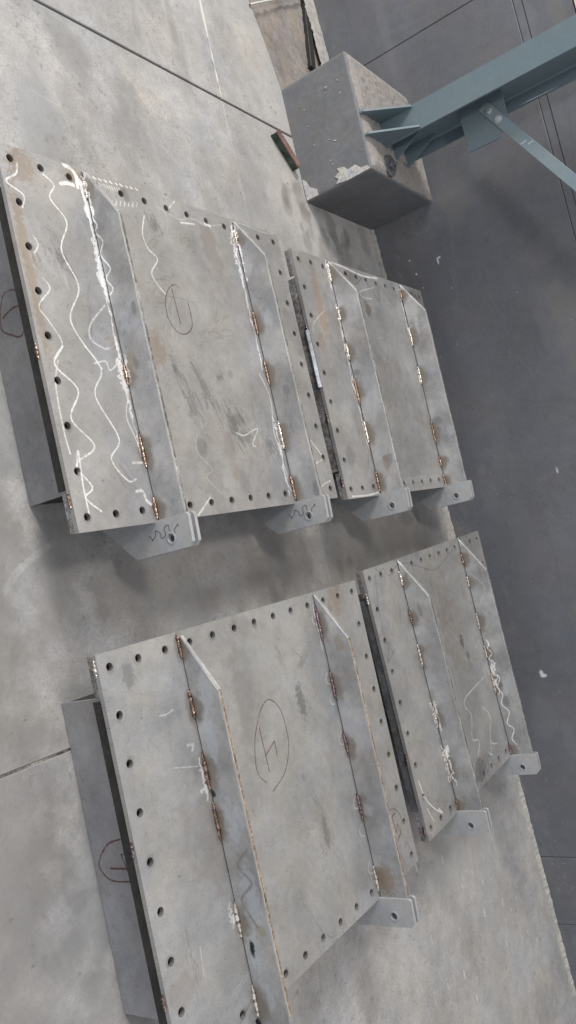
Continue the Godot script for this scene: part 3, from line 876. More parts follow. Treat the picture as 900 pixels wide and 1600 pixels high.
func build_floor() -> void:
	var c := mottled(2048, 1280, 400, Color(0.60, 0.593, 0.585), 0.10, 0.08, 0.12, 0.03, 0.6, 1.15)
	var nz := noise(410, 0.02, 5, 10.0)
	var r := RandomNumberGenerator.new()
	r.seed = 77
	var px := func(x: float, z: float) -> Vector2: return Vector2((x + 2.9) * 400.0, (-0.7 - z) * 400.0)
	# the bay by the wall is paler and warmer
	c.blob(900, 960, 1300, 240, Color(0.66, 0.645, 0.62), 0.35, nz, 0.2)
	# trowel and water marks, oil stains
	for i in 90:
		var q := r.randf_range(12, 70)
		c.blob(r.randf_range(0, 2048), r.randf_range(0, 1280), q * r.randf_range(0.6, 1.8), q * r.randf_range(0.4, 1.0), [Color(0.42, 0.42, 0.425), Color(0.52, 0.49, 0.45), Color(0.68, 0.68, 0.675), Color(0.47, 0.49, 0.5)][i % 4], r.randf_range(0.08, 0.26), nz, 0.42)
	for s in [[-1.33, -1.6, 70, 46], [-1.45, -1.95, 90, 40], [-1.56, -1.75, 54, 40], [0.03, -1.75, 30, 50], [0.0, -2.15, 26, 80], [-0.05, -1.5, 40, 40], [-1.95, -2.3, 50, 10], [-1.85, -2.1, 40, 8]]:
		var q: Vector2 = px.call(s[0], s[1])
		c.blob(q.x, q.y, s[2], s[3], Color(0.42, 0.415, 0.41), 0.25, nz, 0.42)
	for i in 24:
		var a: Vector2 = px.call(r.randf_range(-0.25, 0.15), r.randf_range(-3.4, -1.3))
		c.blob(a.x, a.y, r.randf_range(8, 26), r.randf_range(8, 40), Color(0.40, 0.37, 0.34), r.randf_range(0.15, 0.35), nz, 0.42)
	# chalk dust and drips of paint
	var a1: Vector2 = px.call(-0.17, -1.335)
	var a2: Vector2 = px.call(-0.155, -1.29)
	var a3: Vector2 = px.call(-0.12, -1.22)
	var a4: Vector2 = px.call(-0.075, -1.17)
	c.stroke([a1.x, a1.y, a2.x, a2.y, a3.x, a3.y, a4.x, a4.y], 7.0, Color(0.74, 0.75, 0.74), 0.75, nz, 0.5)
	for i in 160:
		var q := r.randf_range(0.5, 1.8)
		var p: Vector2 = px.call(r.randf_range(-2.4, 2.0), r.randf_range(-3.7, -1.0))
		c.blob(p.x, p.y, q, q * r.randf_range(0.6, 3.0), [Color(0.8, 0.8, 0.79), Color(0.32, 0.31, 0.3)][i % 2], 0.7, nz, 0.2)
	for i in 34:
		var p: Vector2 = px.call(r.randf_range(0.9, 1.9), r.randf_range(-3.6, -2.6))
		c.stroke([p.x, p.y, p.x + r.randf_range(3, 12), p.y + r.randf_range(-2, 2)], r.randf_range(1.6, 3.4), Color(0.80, 0.80, 0.79), 0.8, nz, 0.4)
	# crusts of dirt: small dark flecks in clusters, smeared one way
	for k in [[-1.3, -1.62, 0.10], [-1.27, -1.75, 0.08], [-1.2, -1.68, 0.05], [-1.02, -1.72, 0.06], [-0.98, -1.95, 0.08], [-1.08, -2.05, 0.06], [-1.6, -1.75, 0.12], [-1.45, -1.98, 0.14], [-1.7, -1.62, 0.08], [-1.38, -2.3, 0.1], [-1.2, -2.75, 0.12], [-1.25, -3.05, 0.1], [-1.3, -3.3, 0.08], [-1.95, -2.2, 0.09], [-1.85, -2.0, 0.07], [0.0, -1.75, 0.08], [0.02, -2.1, 0.09], [-0.05, -1.5, 0.08], [0.0, -2.6, 0.1], [0.02, -3.0, 0.1], [0.5, -1.05, 0.08], [1.4, -2.2, 0.12], [1.3, -1.9, 0.1], [1.6, -2.9, 0.12]]:
		var p: Vector2 = px.call(k[0], k[1])
		c.ticks(p.x, p.y, k[2] * 300.0, 60, Color(0.33, 0.325, 0.32), 0.5, nz, rng)
		c.blob(p.x - 10, p.y, k[2] * 420.0, k[2] * 260.0, Color(0.45, 0.445, 0.44), 0.22, nz, 0.6)
	# shade on the near strip and between panels painted in, with brown grime
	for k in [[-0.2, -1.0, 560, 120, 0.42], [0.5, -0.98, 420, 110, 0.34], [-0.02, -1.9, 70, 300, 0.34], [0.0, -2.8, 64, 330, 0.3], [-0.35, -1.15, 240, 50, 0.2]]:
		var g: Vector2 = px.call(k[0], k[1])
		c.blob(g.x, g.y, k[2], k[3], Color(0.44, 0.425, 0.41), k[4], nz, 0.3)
	for i in 60:  # more blotches of that painted shade and grime
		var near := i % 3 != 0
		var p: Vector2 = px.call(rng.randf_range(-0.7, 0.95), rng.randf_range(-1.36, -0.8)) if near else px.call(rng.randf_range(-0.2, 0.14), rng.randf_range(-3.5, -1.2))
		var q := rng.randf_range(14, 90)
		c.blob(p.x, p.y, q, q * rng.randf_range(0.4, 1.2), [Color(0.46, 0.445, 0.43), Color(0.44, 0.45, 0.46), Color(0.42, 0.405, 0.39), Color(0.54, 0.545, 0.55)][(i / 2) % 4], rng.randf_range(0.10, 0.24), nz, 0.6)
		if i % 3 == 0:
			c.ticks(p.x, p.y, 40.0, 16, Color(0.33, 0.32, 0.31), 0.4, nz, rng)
	for i in 60:
		var q := rng.randf_range(40, 150)
		c.blob(rng.randf_range(0, 2048), rng.randf_range(0, 1280), q, q * rng.randf_range(0.3, 0.8), [Color(0.53, 0.51, 0.495), Color(0.70, 0.695, 0.69), Color(0.55, 0.56, 0.575)][i % 3], rng.randf_range(0.07, 0.17), nz, 0.6)
	for i in 46:
		var p: Vector2 = px.call(rng.randf_range(-2.3, -1.0), rng.randf_range(-2.6, -1.45))
		var q := rng.randf_range(10, 60)
		c.blob(p.x, p.y, q * rng.randf_range(0.8, 2.2), q * rng.randf_range(0.4, 0.9), [Color(0.44, 0.435, 0.43), Color(0.50, 0.49, 0.48), Color(0.56, 0.57, 0.575)][i % 3], rng.randf_range(0.10, 0.28), nz, 0.6)
	for i in 40:
		var p: Vector2 = px.call(rng.randfn(-1.3, 0.12), rng.randfn(-3.1, 0.16))
		var q := rng.randf_range(5, 34)
		c.blob(p.x, p.y, q, q * 0.7, Color(0.36, 0.345, 0.33), rng.randf_range(0.1, 0.35), nz, 0.7)
	for i in 16:
		c.smear(rng.randf_range(0, 2048), rng.randf_range(0, 1280), rng.randf_range(60, 220), rng.randf_range(10, 30), rng.randf_range(-0.4, 0.9), Color(0.74, 0.735, 0.73), 0.2, nz, rng, 7)
	for i in 60:
		var p := Vector2(r.randf_range(0, 2048), r.randf_range(0, 1280))
		var q := p + Vector2.from_angle(r.randf_range(0, TAU)) * r.randf_range(14, 90)
		var s := (p + q) / 2.0 + Vector2(r.randf_range(-9, 9), r.randf_range(-9, 9))
		c.stroke([p.x, p.y, s.x, s.y, q.x, q.y], 1.2, [Color(0.72, 0.72, 0.72), Color(0.44, 0.44, 0.44)][i % 2], 0.4, nz, 0.5)
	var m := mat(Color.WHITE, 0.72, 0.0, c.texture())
	m.roughness_texture = noise_texture(512, 420, 0.02, 0.72, 1.0, 4, 20.0)
	m.heightmap_enabled = true
	m.heightmap_texture = shared_bump
	m.heightmap_scale = 0.06
	var root := struct("floor")
	var xs := [-6.0, -3.76, -1.722, 0.31, 2.34, 4.4]
	for i in xs.size() - 1:
		var x0: float = xs[i] + (0.0045 if xs[i] == -1.722 else 0.0028)
		var x1: float = xs[i + 1] - (0.0045 if xs[i + 1] == -1.722 else 0.0028)
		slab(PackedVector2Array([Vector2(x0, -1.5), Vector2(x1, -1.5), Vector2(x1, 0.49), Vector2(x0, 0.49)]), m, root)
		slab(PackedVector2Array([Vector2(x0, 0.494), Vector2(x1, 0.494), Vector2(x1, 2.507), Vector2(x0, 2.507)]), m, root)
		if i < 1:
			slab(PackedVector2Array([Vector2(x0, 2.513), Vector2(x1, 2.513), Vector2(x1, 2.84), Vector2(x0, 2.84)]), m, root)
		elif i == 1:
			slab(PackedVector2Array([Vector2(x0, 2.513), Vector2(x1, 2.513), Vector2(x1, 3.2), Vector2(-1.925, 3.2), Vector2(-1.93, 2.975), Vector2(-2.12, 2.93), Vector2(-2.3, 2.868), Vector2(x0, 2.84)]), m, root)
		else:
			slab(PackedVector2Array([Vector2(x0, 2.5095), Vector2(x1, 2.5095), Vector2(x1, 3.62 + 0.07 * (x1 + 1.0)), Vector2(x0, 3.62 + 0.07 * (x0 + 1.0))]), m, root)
	for jx in [-1.722, 0.31]:
		var js := begin()
		var hw := 0.0046 if jx < 0.0 else 0.003
		box(js, Vector3(jx - hw, -0.04, -3.6 if jx > 0.0 else -2.95), Vector3(jx + hw, -0.0045 if jx < 0.0 else -0.002, 1.5), 0.0)
		obj("joint_filler", js.commit(), M.filler if jx > 0.0 else M.joint, root)
	# pale sealant squeezed along the joint on the left
	var st := begin()
	var sn := noise(17, 0.8, 2)
	var path := PackedVector3Array()
	var rad := PackedFloat32Array()
	for i in 80:
		path.append(Vector3(-3.7 + i * 0.0249, -0.001, -2.51 + 0.0012 * sn.get_noise_2d(i * 0.7, 0)))
		rad.append(0.0042 * clampf(0.75 + 1.6 * sn.get_noise_2d(i * 0.35, 9), 0.15, 1.15))
	bead(st, path, rad)
	obj("joint_sealant", st.commit(), M.sealant, root)
	# earth under the joints and the dirty strip left of the footing
	var g := struct("ground")
	var gs := begin()
	quad(gs, Vector3(-12, -0.045, 12), Vector3(12, -0.045, 12), Vector3(12, -0.045, -12), Vector3(-12, -0.045, -12), Vector3.UP)
	obj("ground_sheet", gs.commit(), M.ground, g)
	var bed := begin()
	var bn := noise(23, 0.05, 4)
	for i in 60:
		for j in 24:
			var p := []
			for k in [[0, 0], [1, 0], [1, 1], [0, 1]]:
				var x: float = -3.6 + (i + k[0]) * 0.0278
				var z: float = -2.82 - (j + k[1]) * 0.0305
				p.append(Vector3(x, -0.022 + 0.009 * bn.get_noise_2d(x * 300.0, z * 300.0), z))
			tri(bed, p[0], p[1], p[2], (p[1] - p[0]).cross(p[2] - p[0]).normalized().abs())
			tri(bed, p[0], p[2], p[3], (p[2] - p[0]).cross(p[3] - p[0]).normalized().abs())
	obj("mortar_bed", bed.commit(), M.bed, g)

func wall_z(x: float) -> float:
	return -3.55 - 0.07 * (x + 1.34)

func build_wall() -> void:
	var c := mottled(2048, 512, 500, Color(0.362, 0.368, 0.388), 0.045, 0.03, 0.06, 0.02, 0.15)
	var nz := noise(510, 0.03, 4)
	var r := RandomNumberGenerator.new()
	r.seed = 91
	# local s from -3 to 2.12 over 2048 pixels (400 per metre), y from 0 at the foot to 1.28
	var px := func(s: float, y: float) -> Vector2: return Vector2((s + 3.0) * 400.0, 512.0 - y * 400.0)
	for i in 40:
		var p: Vector2 = px.call(r.randf_range(-3, 2.1), r.randf_range(0, 1.1))
		c.blob(p.x, p.y, r.randf_range(30, 120), r.randf_range(10, 40), [Color(0.36, 0.365, 0.38), Color(0.425, 0.43, 0.445), Color(0.415, 0.41, 0.40)][i % 3], r.randf_range(0.2, 0.5), nz, 0.42)
	for i in 120:
		var p: Vector2 = px.call(r.randf_range(-3, 2.1), r.randf_range(0.02, 0.9))
		var q := p + Vector2.from_angle(r.randf_range(-0.5, 0.5)) * r.randf_range(8, 60)
		c.stroke([p.x, p.y, q.x, q.y], 1.0, [Color(0.45, 0.46, 0.47), Color(0.27, 0.28, 0.29)][i % 2], r.randf_range(0.15, 0.5), nz, 0.5)
	for k in [[0.735, 0.245, 8.0, 6.0], [0.745, 0.25, 5.0, 9.0], [-0.14, 0.545, 7.0, 2.2], [-1.19, 0.27, 8.0, 2.2], [-1.2, 0.28, 3.0, 4.0], [-1.17, 0.155, 3.0, 2.0], [-1.1, 0.17, 3.0, 1.5], [-1.24, 0.14, 2.0, 2.0], [-1.05, 0.3, 2.0, 1.0]]:
		var p: Vector2 = px.call(k[0], k[1])
		c.blob(p.x, p.y, k[2], k[3], Color(0.8, 0.81, 0.82), 0.95, nz, 0.5)
	for i in 50:
		var p: Vector2 = px.call(r.randf_range(-1.9, 1.9), r.randf_range(0.03, 0.6))
		var q := r.randf_range(0.6, 1.6)
		c.blob(p.x, p.y, q * 1.5, q, Color(0.62, 0.63, 0.64), 0.6, nz, 0.2)
	for i in 46:
		var p: Vector2 = px.call(r.randf_range(-3, 2.1), r.randf_range(0, 1.0))
		c.smear(p.x, p.y, r.randf_range(40, 200), r.randf_range(8, 30), r.randfn(0.0, 0.25) + (PI / 2 if i % 4 == 0 else 0.0), [Color(0.44, 0.44, 0.45), Color(0.32, 0.325, 0.34), Color(0.42, 0.41, 0.40)][i % 3], 0.3, nz, r, 9)
	for i in 60:
		var p: Vector2 = px.call(r.randf_range(-3, 2.1), absf(r.randfn(0.0, 0.09)))
		c.blob(p.x, p.y, r.randf_range(8, 50), r.randf_range(4, 18), Color(0.47, 0.46, 0.44), r.randf_range(0.1, 0.3), nz, 0.6)
		c.ticks(p.x, p.y, 30.0, 10, Color(0.58, 0.575, 0.56), 0.5, nz, r)
	for i in 26:
		var p: Vector2 = px.call(r.randf_range(-3, 2.1), r.randf_range(0.05, 0.9))
		c.ticks(p.x, p.y, r.randf_range(10, 60), 16, [Color(0.55, 0.55, 0.55), Color(0.27, 0.27, 0.28)][i % 2], 0.5, nz, r)
	# pale trowel scrape left of the column
	for k in 7:
		var p: Vector2 = px.call(-2.6 + k * 0.06, 0.25 + 0.06 * (k % 3))
		c.stroke([p.x, p.y, p.x + 10, p.y - 50, p.x + 18, p.y - 120], 5.0, Color(0.42, 0.42, 0.42), 0.35, nz, 0.5)
	var m := mat(Color.WHITE, 0.62, 0.0, c.texture())
	m.heightmap_enabled = true
	m.heightmap_texture = shared_bump
	m.heightmap_scale = 0.05
	var yaw := atan(0.07)
	var root := thing("wall", "dark grey painted panel wall with pale cladding above, behind the steel panels", "wall", Vector3(0, 0, wall_z(0.0)), yaw)
	# backing, then panels with open joints
	var bk := begin()
	box(bk, Vector3(-6.0, -0.04, -0.2), Vector3(5.0, 3.6, -0.02))
	obj("backing", bk.commit(), M.joint, root)
	var xs := [-6.0, -4.2, -2.153, 1.6, 1.925, 3.6, 5.0]
	var ys := [-0.04, 0.857, 0.893, 1.075]
	for i in xs.size() - 1:
		for j in ys.size() - 1:
			var g := 0.001
			var gy := 0.0004 if j > 0 else 0.0008
			var st := begin()
			var lo := Vector2(xs[i] + g, ys[j] + gy)
			var hi := Vector2(xs[i + 1] - g, ys[j + 1] - gy)
			var u := Vector2(1.0 / 5.12, 1.0 / 1.28)
			# face with its own texture place, then sides
			var out := 0.0 if j != 1 else -0.003
			var uv := func(v: Vector2) -> Vector2: return Vector2((v.x + 3.0) * u.x, 1.0 - v.y * u.y)
			var b := 0.0025
			var q := [Vector2(lo.x + b, lo.y + b), Vector2(hi.x - b, lo.y + b), Vector2(hi.x - b, hi.y - b), Vector2(lo.x + b, hi.y - b)]
			var o := [lo, Vector2(hi.x, lo.y), hi, Vector2(lo.x, hi.y)]
			quad(st, Vector3(q[0].x, q[0].y, out), Vector3(q[1].x, q[1].y, out), Vector3(q[2].x, q[2].y, out), Vector3(q[3].x, q[3].y, out), Vector3.BACK, [uv.call(q[0]), uv.call(q[1]), uv.call(q[2]), uv.call(q[3])])
			for k in 4:
				var k2 := (k + 1) % 4
				var e: Vector2 = (o[k2] - o[k]).normalized()
				var n := Vector3(e.y, -e.x, 0)
				quad(st, Vector3(q[k].x, q[k].y, out), Vector3(q[k2].x, q[k2].y, out), Vector3(o[k2].x, o[k2].y, out - b), Vector3(o[k].x, o[k].y, out - b), (n + Vector3.BACK).normalized(), [uv.call(q[k]), uv.call(q[k2]), uv.call(o[k2]), uv.call(o[k])])
				quad(st, Vector3(o[k].x, o[k].y, out - b), Vector3(o[k2].x, o[k2].y, out - b), Vector3(o[k2].x, o[k2].y, -0.019), Vector3(o[k].x, o[k].y, -0.019), n, [uv.call(o[k]), uv.call(o[k2]), uv.call(o[k2]), uv.call(o[k])])
			obj("wall_panel", st.commit(), m, root)
	for i in 11:
		var st := begin()
		box(st, Vector3(-5.998 + i, 1.08, -0.018), Vector3(-5.002 + i, 3.6, 0.004), 0.002)
		obj("cladding_sheet", st.commit(), M.cream, root)
	# mortar smeared along the foot of the wall, broken at its edge
	var ms := begin()
	var mn := noise(33, 0.9, 4)
	var prev := []
	for i in 580:
		var x := -3.42 + i * 0.0125
		var w := 0.016 + 0.082 * exp(-pow((x - 0.02) / 0.62, 2.0)) * (1.0 if x < 0.9 else 1.0) + 0.011 * mn.get_noise_2d(i * 1.3, 0.0) + 0.008 * mn.get_noise_2d(i * 4.0, 7.0)
		w = maxf(w, 0.004)
		var hgt := 0.006 + 0.004 * mn.get_noise_2d(i * 0.9, 40.0)
		if x < -1.9:
			w += 0.05
		var z := wall_z(x) + 0.002
		var cur := [Vector3(x, 0.0, z + w + 0.014 + 0.01 * mn.get_noise_2d(i * 0.6, 120.0)), Vector3(x, hgt * 0.35 + 0.0005, z + w), Vector3(x, hgt + 0.004 + 0.003 * mn.get_noise_2d(i * 2.0, 80.0), z)]
		if prev:
			for k in 2:
				var n: Vector3 = (cur[k] - prev[k]).cross(prev[k + 1] - prev[k]).normalized()
				if n.y < 0.0:
					n = -n
				var uv := [floor_uv(prev[k]), floor_uv(cur[k]), floor_uv(cur[k + 1]), floor_uv(prev[k + 1])]
				for v in uv.size():
					uv[v] *= 3.0
				quad(ms, prev[k], cur[k], cur[k + 1], prev[k + 1], n, uv)
		prev = cur
	var o := obj("mortar_smear", ms.commit(), M.mortar)
	tag(o, "pale broken mortar edge along the foot of the dark wall", "mortar edge")


# ------------------------------------------------------------------ footing, column, brace
func build_column() -> void:
	var rough := noise(60, 0.06, 4)
	var base := thing("concrete_footing", "dark painted concrete footing block with chipped edges under the blue-grey column", "concrete footing", Vector3(-1.683, 0, -3.25))
	var st := begin()
	rough_box(st, Vector3(-0.249, -0.05, -0.31), Vector3(0.247, 0.316, 0.277), 26, 0.012, 0.002, rough, 1.0)
	obj("block", st.commit(), M.footing, base)
	# bare cement on the top, uneven, short of the edges in places
	var cap := begin()
	var cn := noise(61, 0.045, 5)
	var n := 34
	for i in n:
		for j in n:
			var p := []
			for k in [[0, 0], [1, 0], [1, 1], [0, 1]]:
				var u: float = float(i + k[0]) / n
				var v: float = float(j + k[1]) / n
				var edge := minf(minf(u, 1.0 - u), minf(v, 1.0 - v))
				var x := lerpf(-0.243, 0.241, u) + 0.004 * cn.get_noise_2d(v * 600.0, 5.0)
				var z := lerpf(0.270, -0.29, v) + 0.004 * cn.get_noise_2d(u * 600.0, 55.0)
				var y := 0.3135 + 0.012 * smoothstep(0.0, 0.05, edge) + 0.006 * cn.get_noise_2d(u * 420.0, v * 420.0) * smoothstep(0.0, 0.1, edge)
				p.append(Vector3(x, y, z))
			for t in [[0, 1, 2], [0, 2, 3]]:
				var nn: Vector3 = (p[t[1]] - p[t[0]]).cross(p[t[2]] - p[t[0]]).normalized()
				if nn.y < 0.0:
					nn = -nn
				tri(cap, p[t[0]], p[t[1]], p[t[2]], nn)
	obj("cement_top", cap.commit(), M.cement, base)
	# where the paint has broken away from the arris
	for patch in [[Vector3(0, 0, 0.2765), [0.242, 0.31, 0.244, 0.20, 0.236, 0.15, 0.222, 0.165, 0.206, 0.15, 0.196, 0.175, 0.178, 0.168, 0.186, 0.2, 0.205, 0.215, 0.2, 0.25, 0.222, 0.27, 0.226, 0.3]], [Vector3(0, 0, 0.2765), [0.242, 0.06, 0.242, 0.004, 0.15, 0.004, 0.165, 0.02, 0.195, 0.03, 0.215, 0.06]]]:
		var ps := begin()
		var poly := PackedVector2Array()
		for i in range(0, patch[1].size(), 2):
			poly.append(Vector2(patch[1][i], patch[1][i + 1]))
		extrude(ps, poly, patch[0], Vector3.RIGHT, Vector3.UP, 0.003)
		obj("bare_patch", ps.commit(), M.chip, base)
	var fl := begin()
	for i in 18:
		var x := 0.2 - 0.38 * pow(rng.randf(), 0.7)
		var y := rng.randf_range(0.05, 0.29)
		var t := rng.randf_range(-0.4, 0.9)
		var l := rng.randf_range(0.006, 0.026)
		var e := Vector2(sin(t), cos(t))
		var f := Vector2(e.y, -e.x) * rng.randf_range(0.0008, 0.0022)
		var m := Vector2(x, y)
		extrude(fl, PackedVector2Array([m, m + e * l * 0.5 + f, m + e * l, m + e * l * 0.5 - f]), Vector3(0, 0, 0.2775), Vector3.RIGHT, Vector3.UP, 0.0009)
	obj("scratch_marks", fl.commit(), M.chip, base).set_meta("kind", "stuff")
	# ---- column
	var cx := -1.62
	var col := thing("steel_column", "blue-grey painted steel I-section column standing on the concrete footing", "column", Vector3(cx, 0.318, -3.25))
	var prof := PackedVector2Array([Vector2(-0.0535, -0.12), Vector2(0.0535, -0.12), Vector2(0.0535, -0.110), Vector2(0.009, -0.110), Vector2(0.0035, -0.103), Vector2(0.0035, 0.103), Vector2(0.009, 0.110), Vector2(0.0535, 0.110), Vector2(0.0535, 0.12), Vector2(-0.0535, 0.12), Vector2(-0.0535, 0.110), Vector2(-0.009, 0.110), Vector2(-0.0035, 0.103), Vector2(-0.0035, -0.103), Vector2(-0.009, -0.110), Vector2(-0.0535, -0.110)])
	var cs := begin()
	extrude(cs, prof, Vector3.ZERO, Vector3.RIGHT, Vector3.FORWARD, 3.2, 0.0012)
	obj("section", cs.commit(), M.paint, col)
	var bp := begin()
	box(bp, Vector3(-0.1, -0.006, -0.17), Vector3(0.1, 0.006, 0.17), 0.002)
	obj("base_plate", bp.commit(), M.paint, col)
	for s in [[-0.048, 0.155], [0.044, 0.17]]:
		var fs := begin()
		extrude(fs, PackedVector2Array([Vector2(0.119, 0.0), Vector2(0.275, 0.0), Vector2(0.275, 0.016), Vector2(0.128, s[1]), Vector2(0.119, s[1])]), Vector3(s[0] - 0.004, 0, 0), Vector3.BACK, Vector3.UP, -0.008)
		obj("stiffener", fs.commit(), M.paint, col)
	for z in [0.04, -0.075]:
		var fs := begin()
		extrude(fs, PackedVector2Array([Vector2(0.003, 0.0), Vector2(0.088, 0.0), Vector2(0.088, 0.014), Vector2(0.014, 0.15), Vector2(0.003, 0.15)]), Vector3(0, 0, z), Vector3.RIGHT, Vector3.UP, 0.007, 0.0)
		obj("stiffener", fs.commit(), M.paint, col)
	var gs := begin()
	extrude(gs, PackedVector2Array([Vector2(0.003, 0.292), Vector2(0.18, 0.297), Vector2(0.183, 0.425), Vector2(0.115, 0.475), Vector2(0.003, 0.475)]), Vector3(0, 0, -0.006), Vector3.RIGHT, Vector3.UP, 0.008, 0.001)
	obj("gusset_plate", gs.commit(), M.paint, col)
	# anchor: a big washer and its nut on the cement
	var an := Node3D.new()
	an.name = "anchor_bolt"
	col.add_child(an, true)
	an.position = Vector3(0.136, 0.009, 0.125)
	an.rotation = Vector3(0.10, 0, -0.16)
	var ws := begin()
	lathe(ws, Vector3.ZERO, [Vector2(0.043, -0.012), Vector2(0.043, 0.004), Vector2(0.041, 0.006), Vector2(0.016, 0.006)], 28)
	obj("washer", ws.commit(), M.dark_steel, an)
	var ns := begin()
	var hexa := PackedVector2Array()
	for k in 6:
		hexa.append(Vector2.from_angle(TAU * k / 6.0) * 0.019)
	extrude(ns, hexa, Vector3(0, 0.006, 0), Vector3.RIGHT, Vector3.FORWARD, 0.014, 0.001)
	lathe(ns, Vector3(0, 0.02, 0), [Vector2(0.009, 0.0), Vector2(0.009, 0.012), Vector2(0.0, 0.013)], 12)
	obj("nut", ns.commit(), M.dark_steel, an)
	# scuffs that show bare primer on the flange edge
	var sc := begin()
	for k in [[0.5, 0.16]]:
		extrude(sc, PackedVector2Array([Vector2(0.047, k[0]), Vector2(0.049, k[0] + 0.05), Vector2(0.0505, k[0] + k[1]), Vector2(0.0485, k[0] + 0.11), Vector2(0.0465, k[0] + 0.04)]), Vector3(0, 0, -0.1098), Vector3.RIGHT, Vector3.UP, 0.0008)
	obj("scuff", sc.commit(), M.primer, col)
	# ---- brace
	var br := thing("steel_brace", "blue-grey flat steel brace bolted to the column's gusset plate, rising along the wall", "brace", Vector3(-1.578, 0.689, -3.2375), 0.0)
	br.rotation.z = atan2(0.282, 0.47)
	var b2 := begin()
	extrude(b2, PackedVector2Array([Vector2(0, 0), Vector2(3.4, 0), Vector2(3.4, 0.045), Vector2(0.012, 0.045), Vector2(0, 0.033)]), Vector3(0, 0, -0.0115), Vector3.RIGHT, Vector3.UP, 0.006, 0.0012)
	obj("bar", b2.commit(), M.brace, br)
	var lg := begin()
	box(lg, Vector3(0.21, 0.0392, -0.046), Vector3(3.4, 0.0449, -0.0118), 0.001)
	obj("angle_leg", lg.commit(), M.brace, br)
	for x in [0.04, 0.096]:
		var bs := begin()
		lathe(bs, Vector3(x, 0.0225, -0.0055), [Vector2(0.0155, 0.0), Vector2(0.0155, 0.0025), Vector2(0.0, 0.0025)], 18, Vector3.BACK)
		var hx := PackedVector2Array()
		for k in 6:
			hx.append(Vector2(x, 0.0225) + Vector2.from_angle(TAU * k / 6.0 + 0.3) * 0.0115)
		extrude(bs, hx, Vector3(0, 0, -0.003), Vector3.RIGHT, Vector3.UP, 0.008, 0.0012)
		obj("bolt", bs.commit(), M.zinc, br)
	for k in [[0.238, 0.006, 0.02], [0.262, 0.022, 0.018]]:
		var ps := begin()
		extrude(ps, PackedVector2Array([Vector2(k[0], k[1]), Vector2(k[0] + 0.004, k[1] - 0.001), Vector2(k[0] + 0.011, k[1] + k[2]), Vector2(k[0] + 0.007, k[1] + k[2] + 0.001)]), Vector3(0, 0, -0.0057), Vector3.RIGHT, Vector3.UP, 0.0005)
		obj("paint_mark", ps.commit(), M.chip, br)


# ------------------------------------------------------------------ odds and ends
func build_small() -> void:
	# offcut of steel angle by the footing
	var o := thing("steel_offcut", "short rusty steel angle offcut lying on the floor beside the footing", "steel offcut", Vector3(-1.672, 0.0, -2.80))
	o.rotation.y = atan2(0.115, 0.12)
	var st := begin()
	box(st, Vector3(0, 0.026, -0.034), Vector3(0.165, 0.033, 0.0), 0.0015)
	obj("flat_leg", st.commit(), M.rust, o)
	st = begin()
	box(st, Vector3(0.0005, 0.001, -0.0065), Vector3(0.1645, 0.0255, -0.0005), 0.001)
	obj("upright_leg", st.commit(), M.green_steel, o)
	# black flat bar in the dirt at the wall
	st = begin()
	box(st, Vector3(-0.9, 0, -0.02), Vector3(0, 0.022, 0.02), 0.002)
	var bar := obj("flat_bar", st.commit(), M.black_steel)
	bar.position = Vector3(-2.165, -0.024, -3.33)
	bar.rotation.y = deg_to_rad(-13.0)
	tag(bar, "black steel flat bar lying in the dirt between footing and wall", "steel bar")
	st = begin()
	var path := PackedVector3Array()
	var rad := PackedFloat32Array()
	for i in 12:
		path.append(Vector3(i * 0.075, 0.003 * sin(i * 0.9), 0))
		rad.append(0.0045)
	bead(st, path, rad)
	var rod := obj("rod", st.commit(), M.sealant)
	rod.position = Vector3(-2.255, 0.006, -2.865)
	rod.rotation.y = atan2(0.27, -0.15)
	tag(rod, "thin pale rod lying across the dirty strip left of the footing", "rod")
	# crumbs of mortar, grit and weld spatter
	var mm := MultiMesh.new()
	mm.transform_format = MultiMesh.TRANSFORM_3D
	var cs := begin()
	var cn := noise(70, 0.8, 2)
	var q := []
	for i in 6:
		q.append(Vector3([1, -1, 0, 0, 0, 0][i], [0, 0, 1, -1, 0, 0][i], [0, 0, 0, 0, 1, -1][i]) * (0.7 + 0.5 * cn.get_noise_2d(i * 9.0, 1.0)))
	for f in [[0, 2, 4], [2, 1, 4], [1, 3, 4], [3, 0, 4], [2, 0, 5], [1, 2, 5], [3, 1, 5], [0, 3, 5]]:
		tri(cs, q[f[0]], q[f[1]], q[f[2]], (q[f[0]] + q[f[1]] + q[f[2]]).normalized())
	mm.mesh = cs.commit()
	var spots := []
	for i in 330:
		var x := 0.0
		var z := 0.0
		var y := 0.0
		var k := i % 11
		if k < 4:
			x = rng.randf_range(-1.35, 2.1)
			z = wall_z(x) + absf(rng.randfn(0.05, 0.07)) + 0.03
		elif k < 7:
			x = rng.randf_range(-1.42, -1.0)
			z = -3.0 - rng.randf() * 0.45
		elif k < 9:
			x = rng.randf_range(-3.0, -1.96)
			z = rng.randf_range(-3.45, -2.92)
			y = -0.02
		elif k < 10:
			x = rng.randf_range(-1.9, -1.4)
			z = -2.96 + rng.randf() * 0.12
		else:
			x = rng.randf_range(-1.9, 1.9)
			z = rng.randf_range(-3.3, -1.0)
		spots.append(Vector3(x, y, z))
	mm.instance_count = spots.size()
	for i in spots.size():
		var s := rng.randf_range(0.0012, 0.004) if i % 7 else rng.randf_range(0.004, 0.008)
		var b := Basis.from_euler(Vector3(rng.randf() * TAU, rng.randf() * TAU, rng.randf() * TAU)).scaled(Vector3(s, s * 0.7, s))
		mm.set_instance_transform(i, Transform3D(b, spots[i] + Vector3(0, s * 0.4, 0)))
	var mi := MultiMeshInstance3D.new()
	mi.name = "grit"
	mi.multimesh = mm
	mi.material_override = M.grit
	add_child(mi, true)
	mi.set_meta("kind", "stuff")
	tag(mi, "crumbs of mortar and grit scattered along the wall foot and round the footing", "grit")


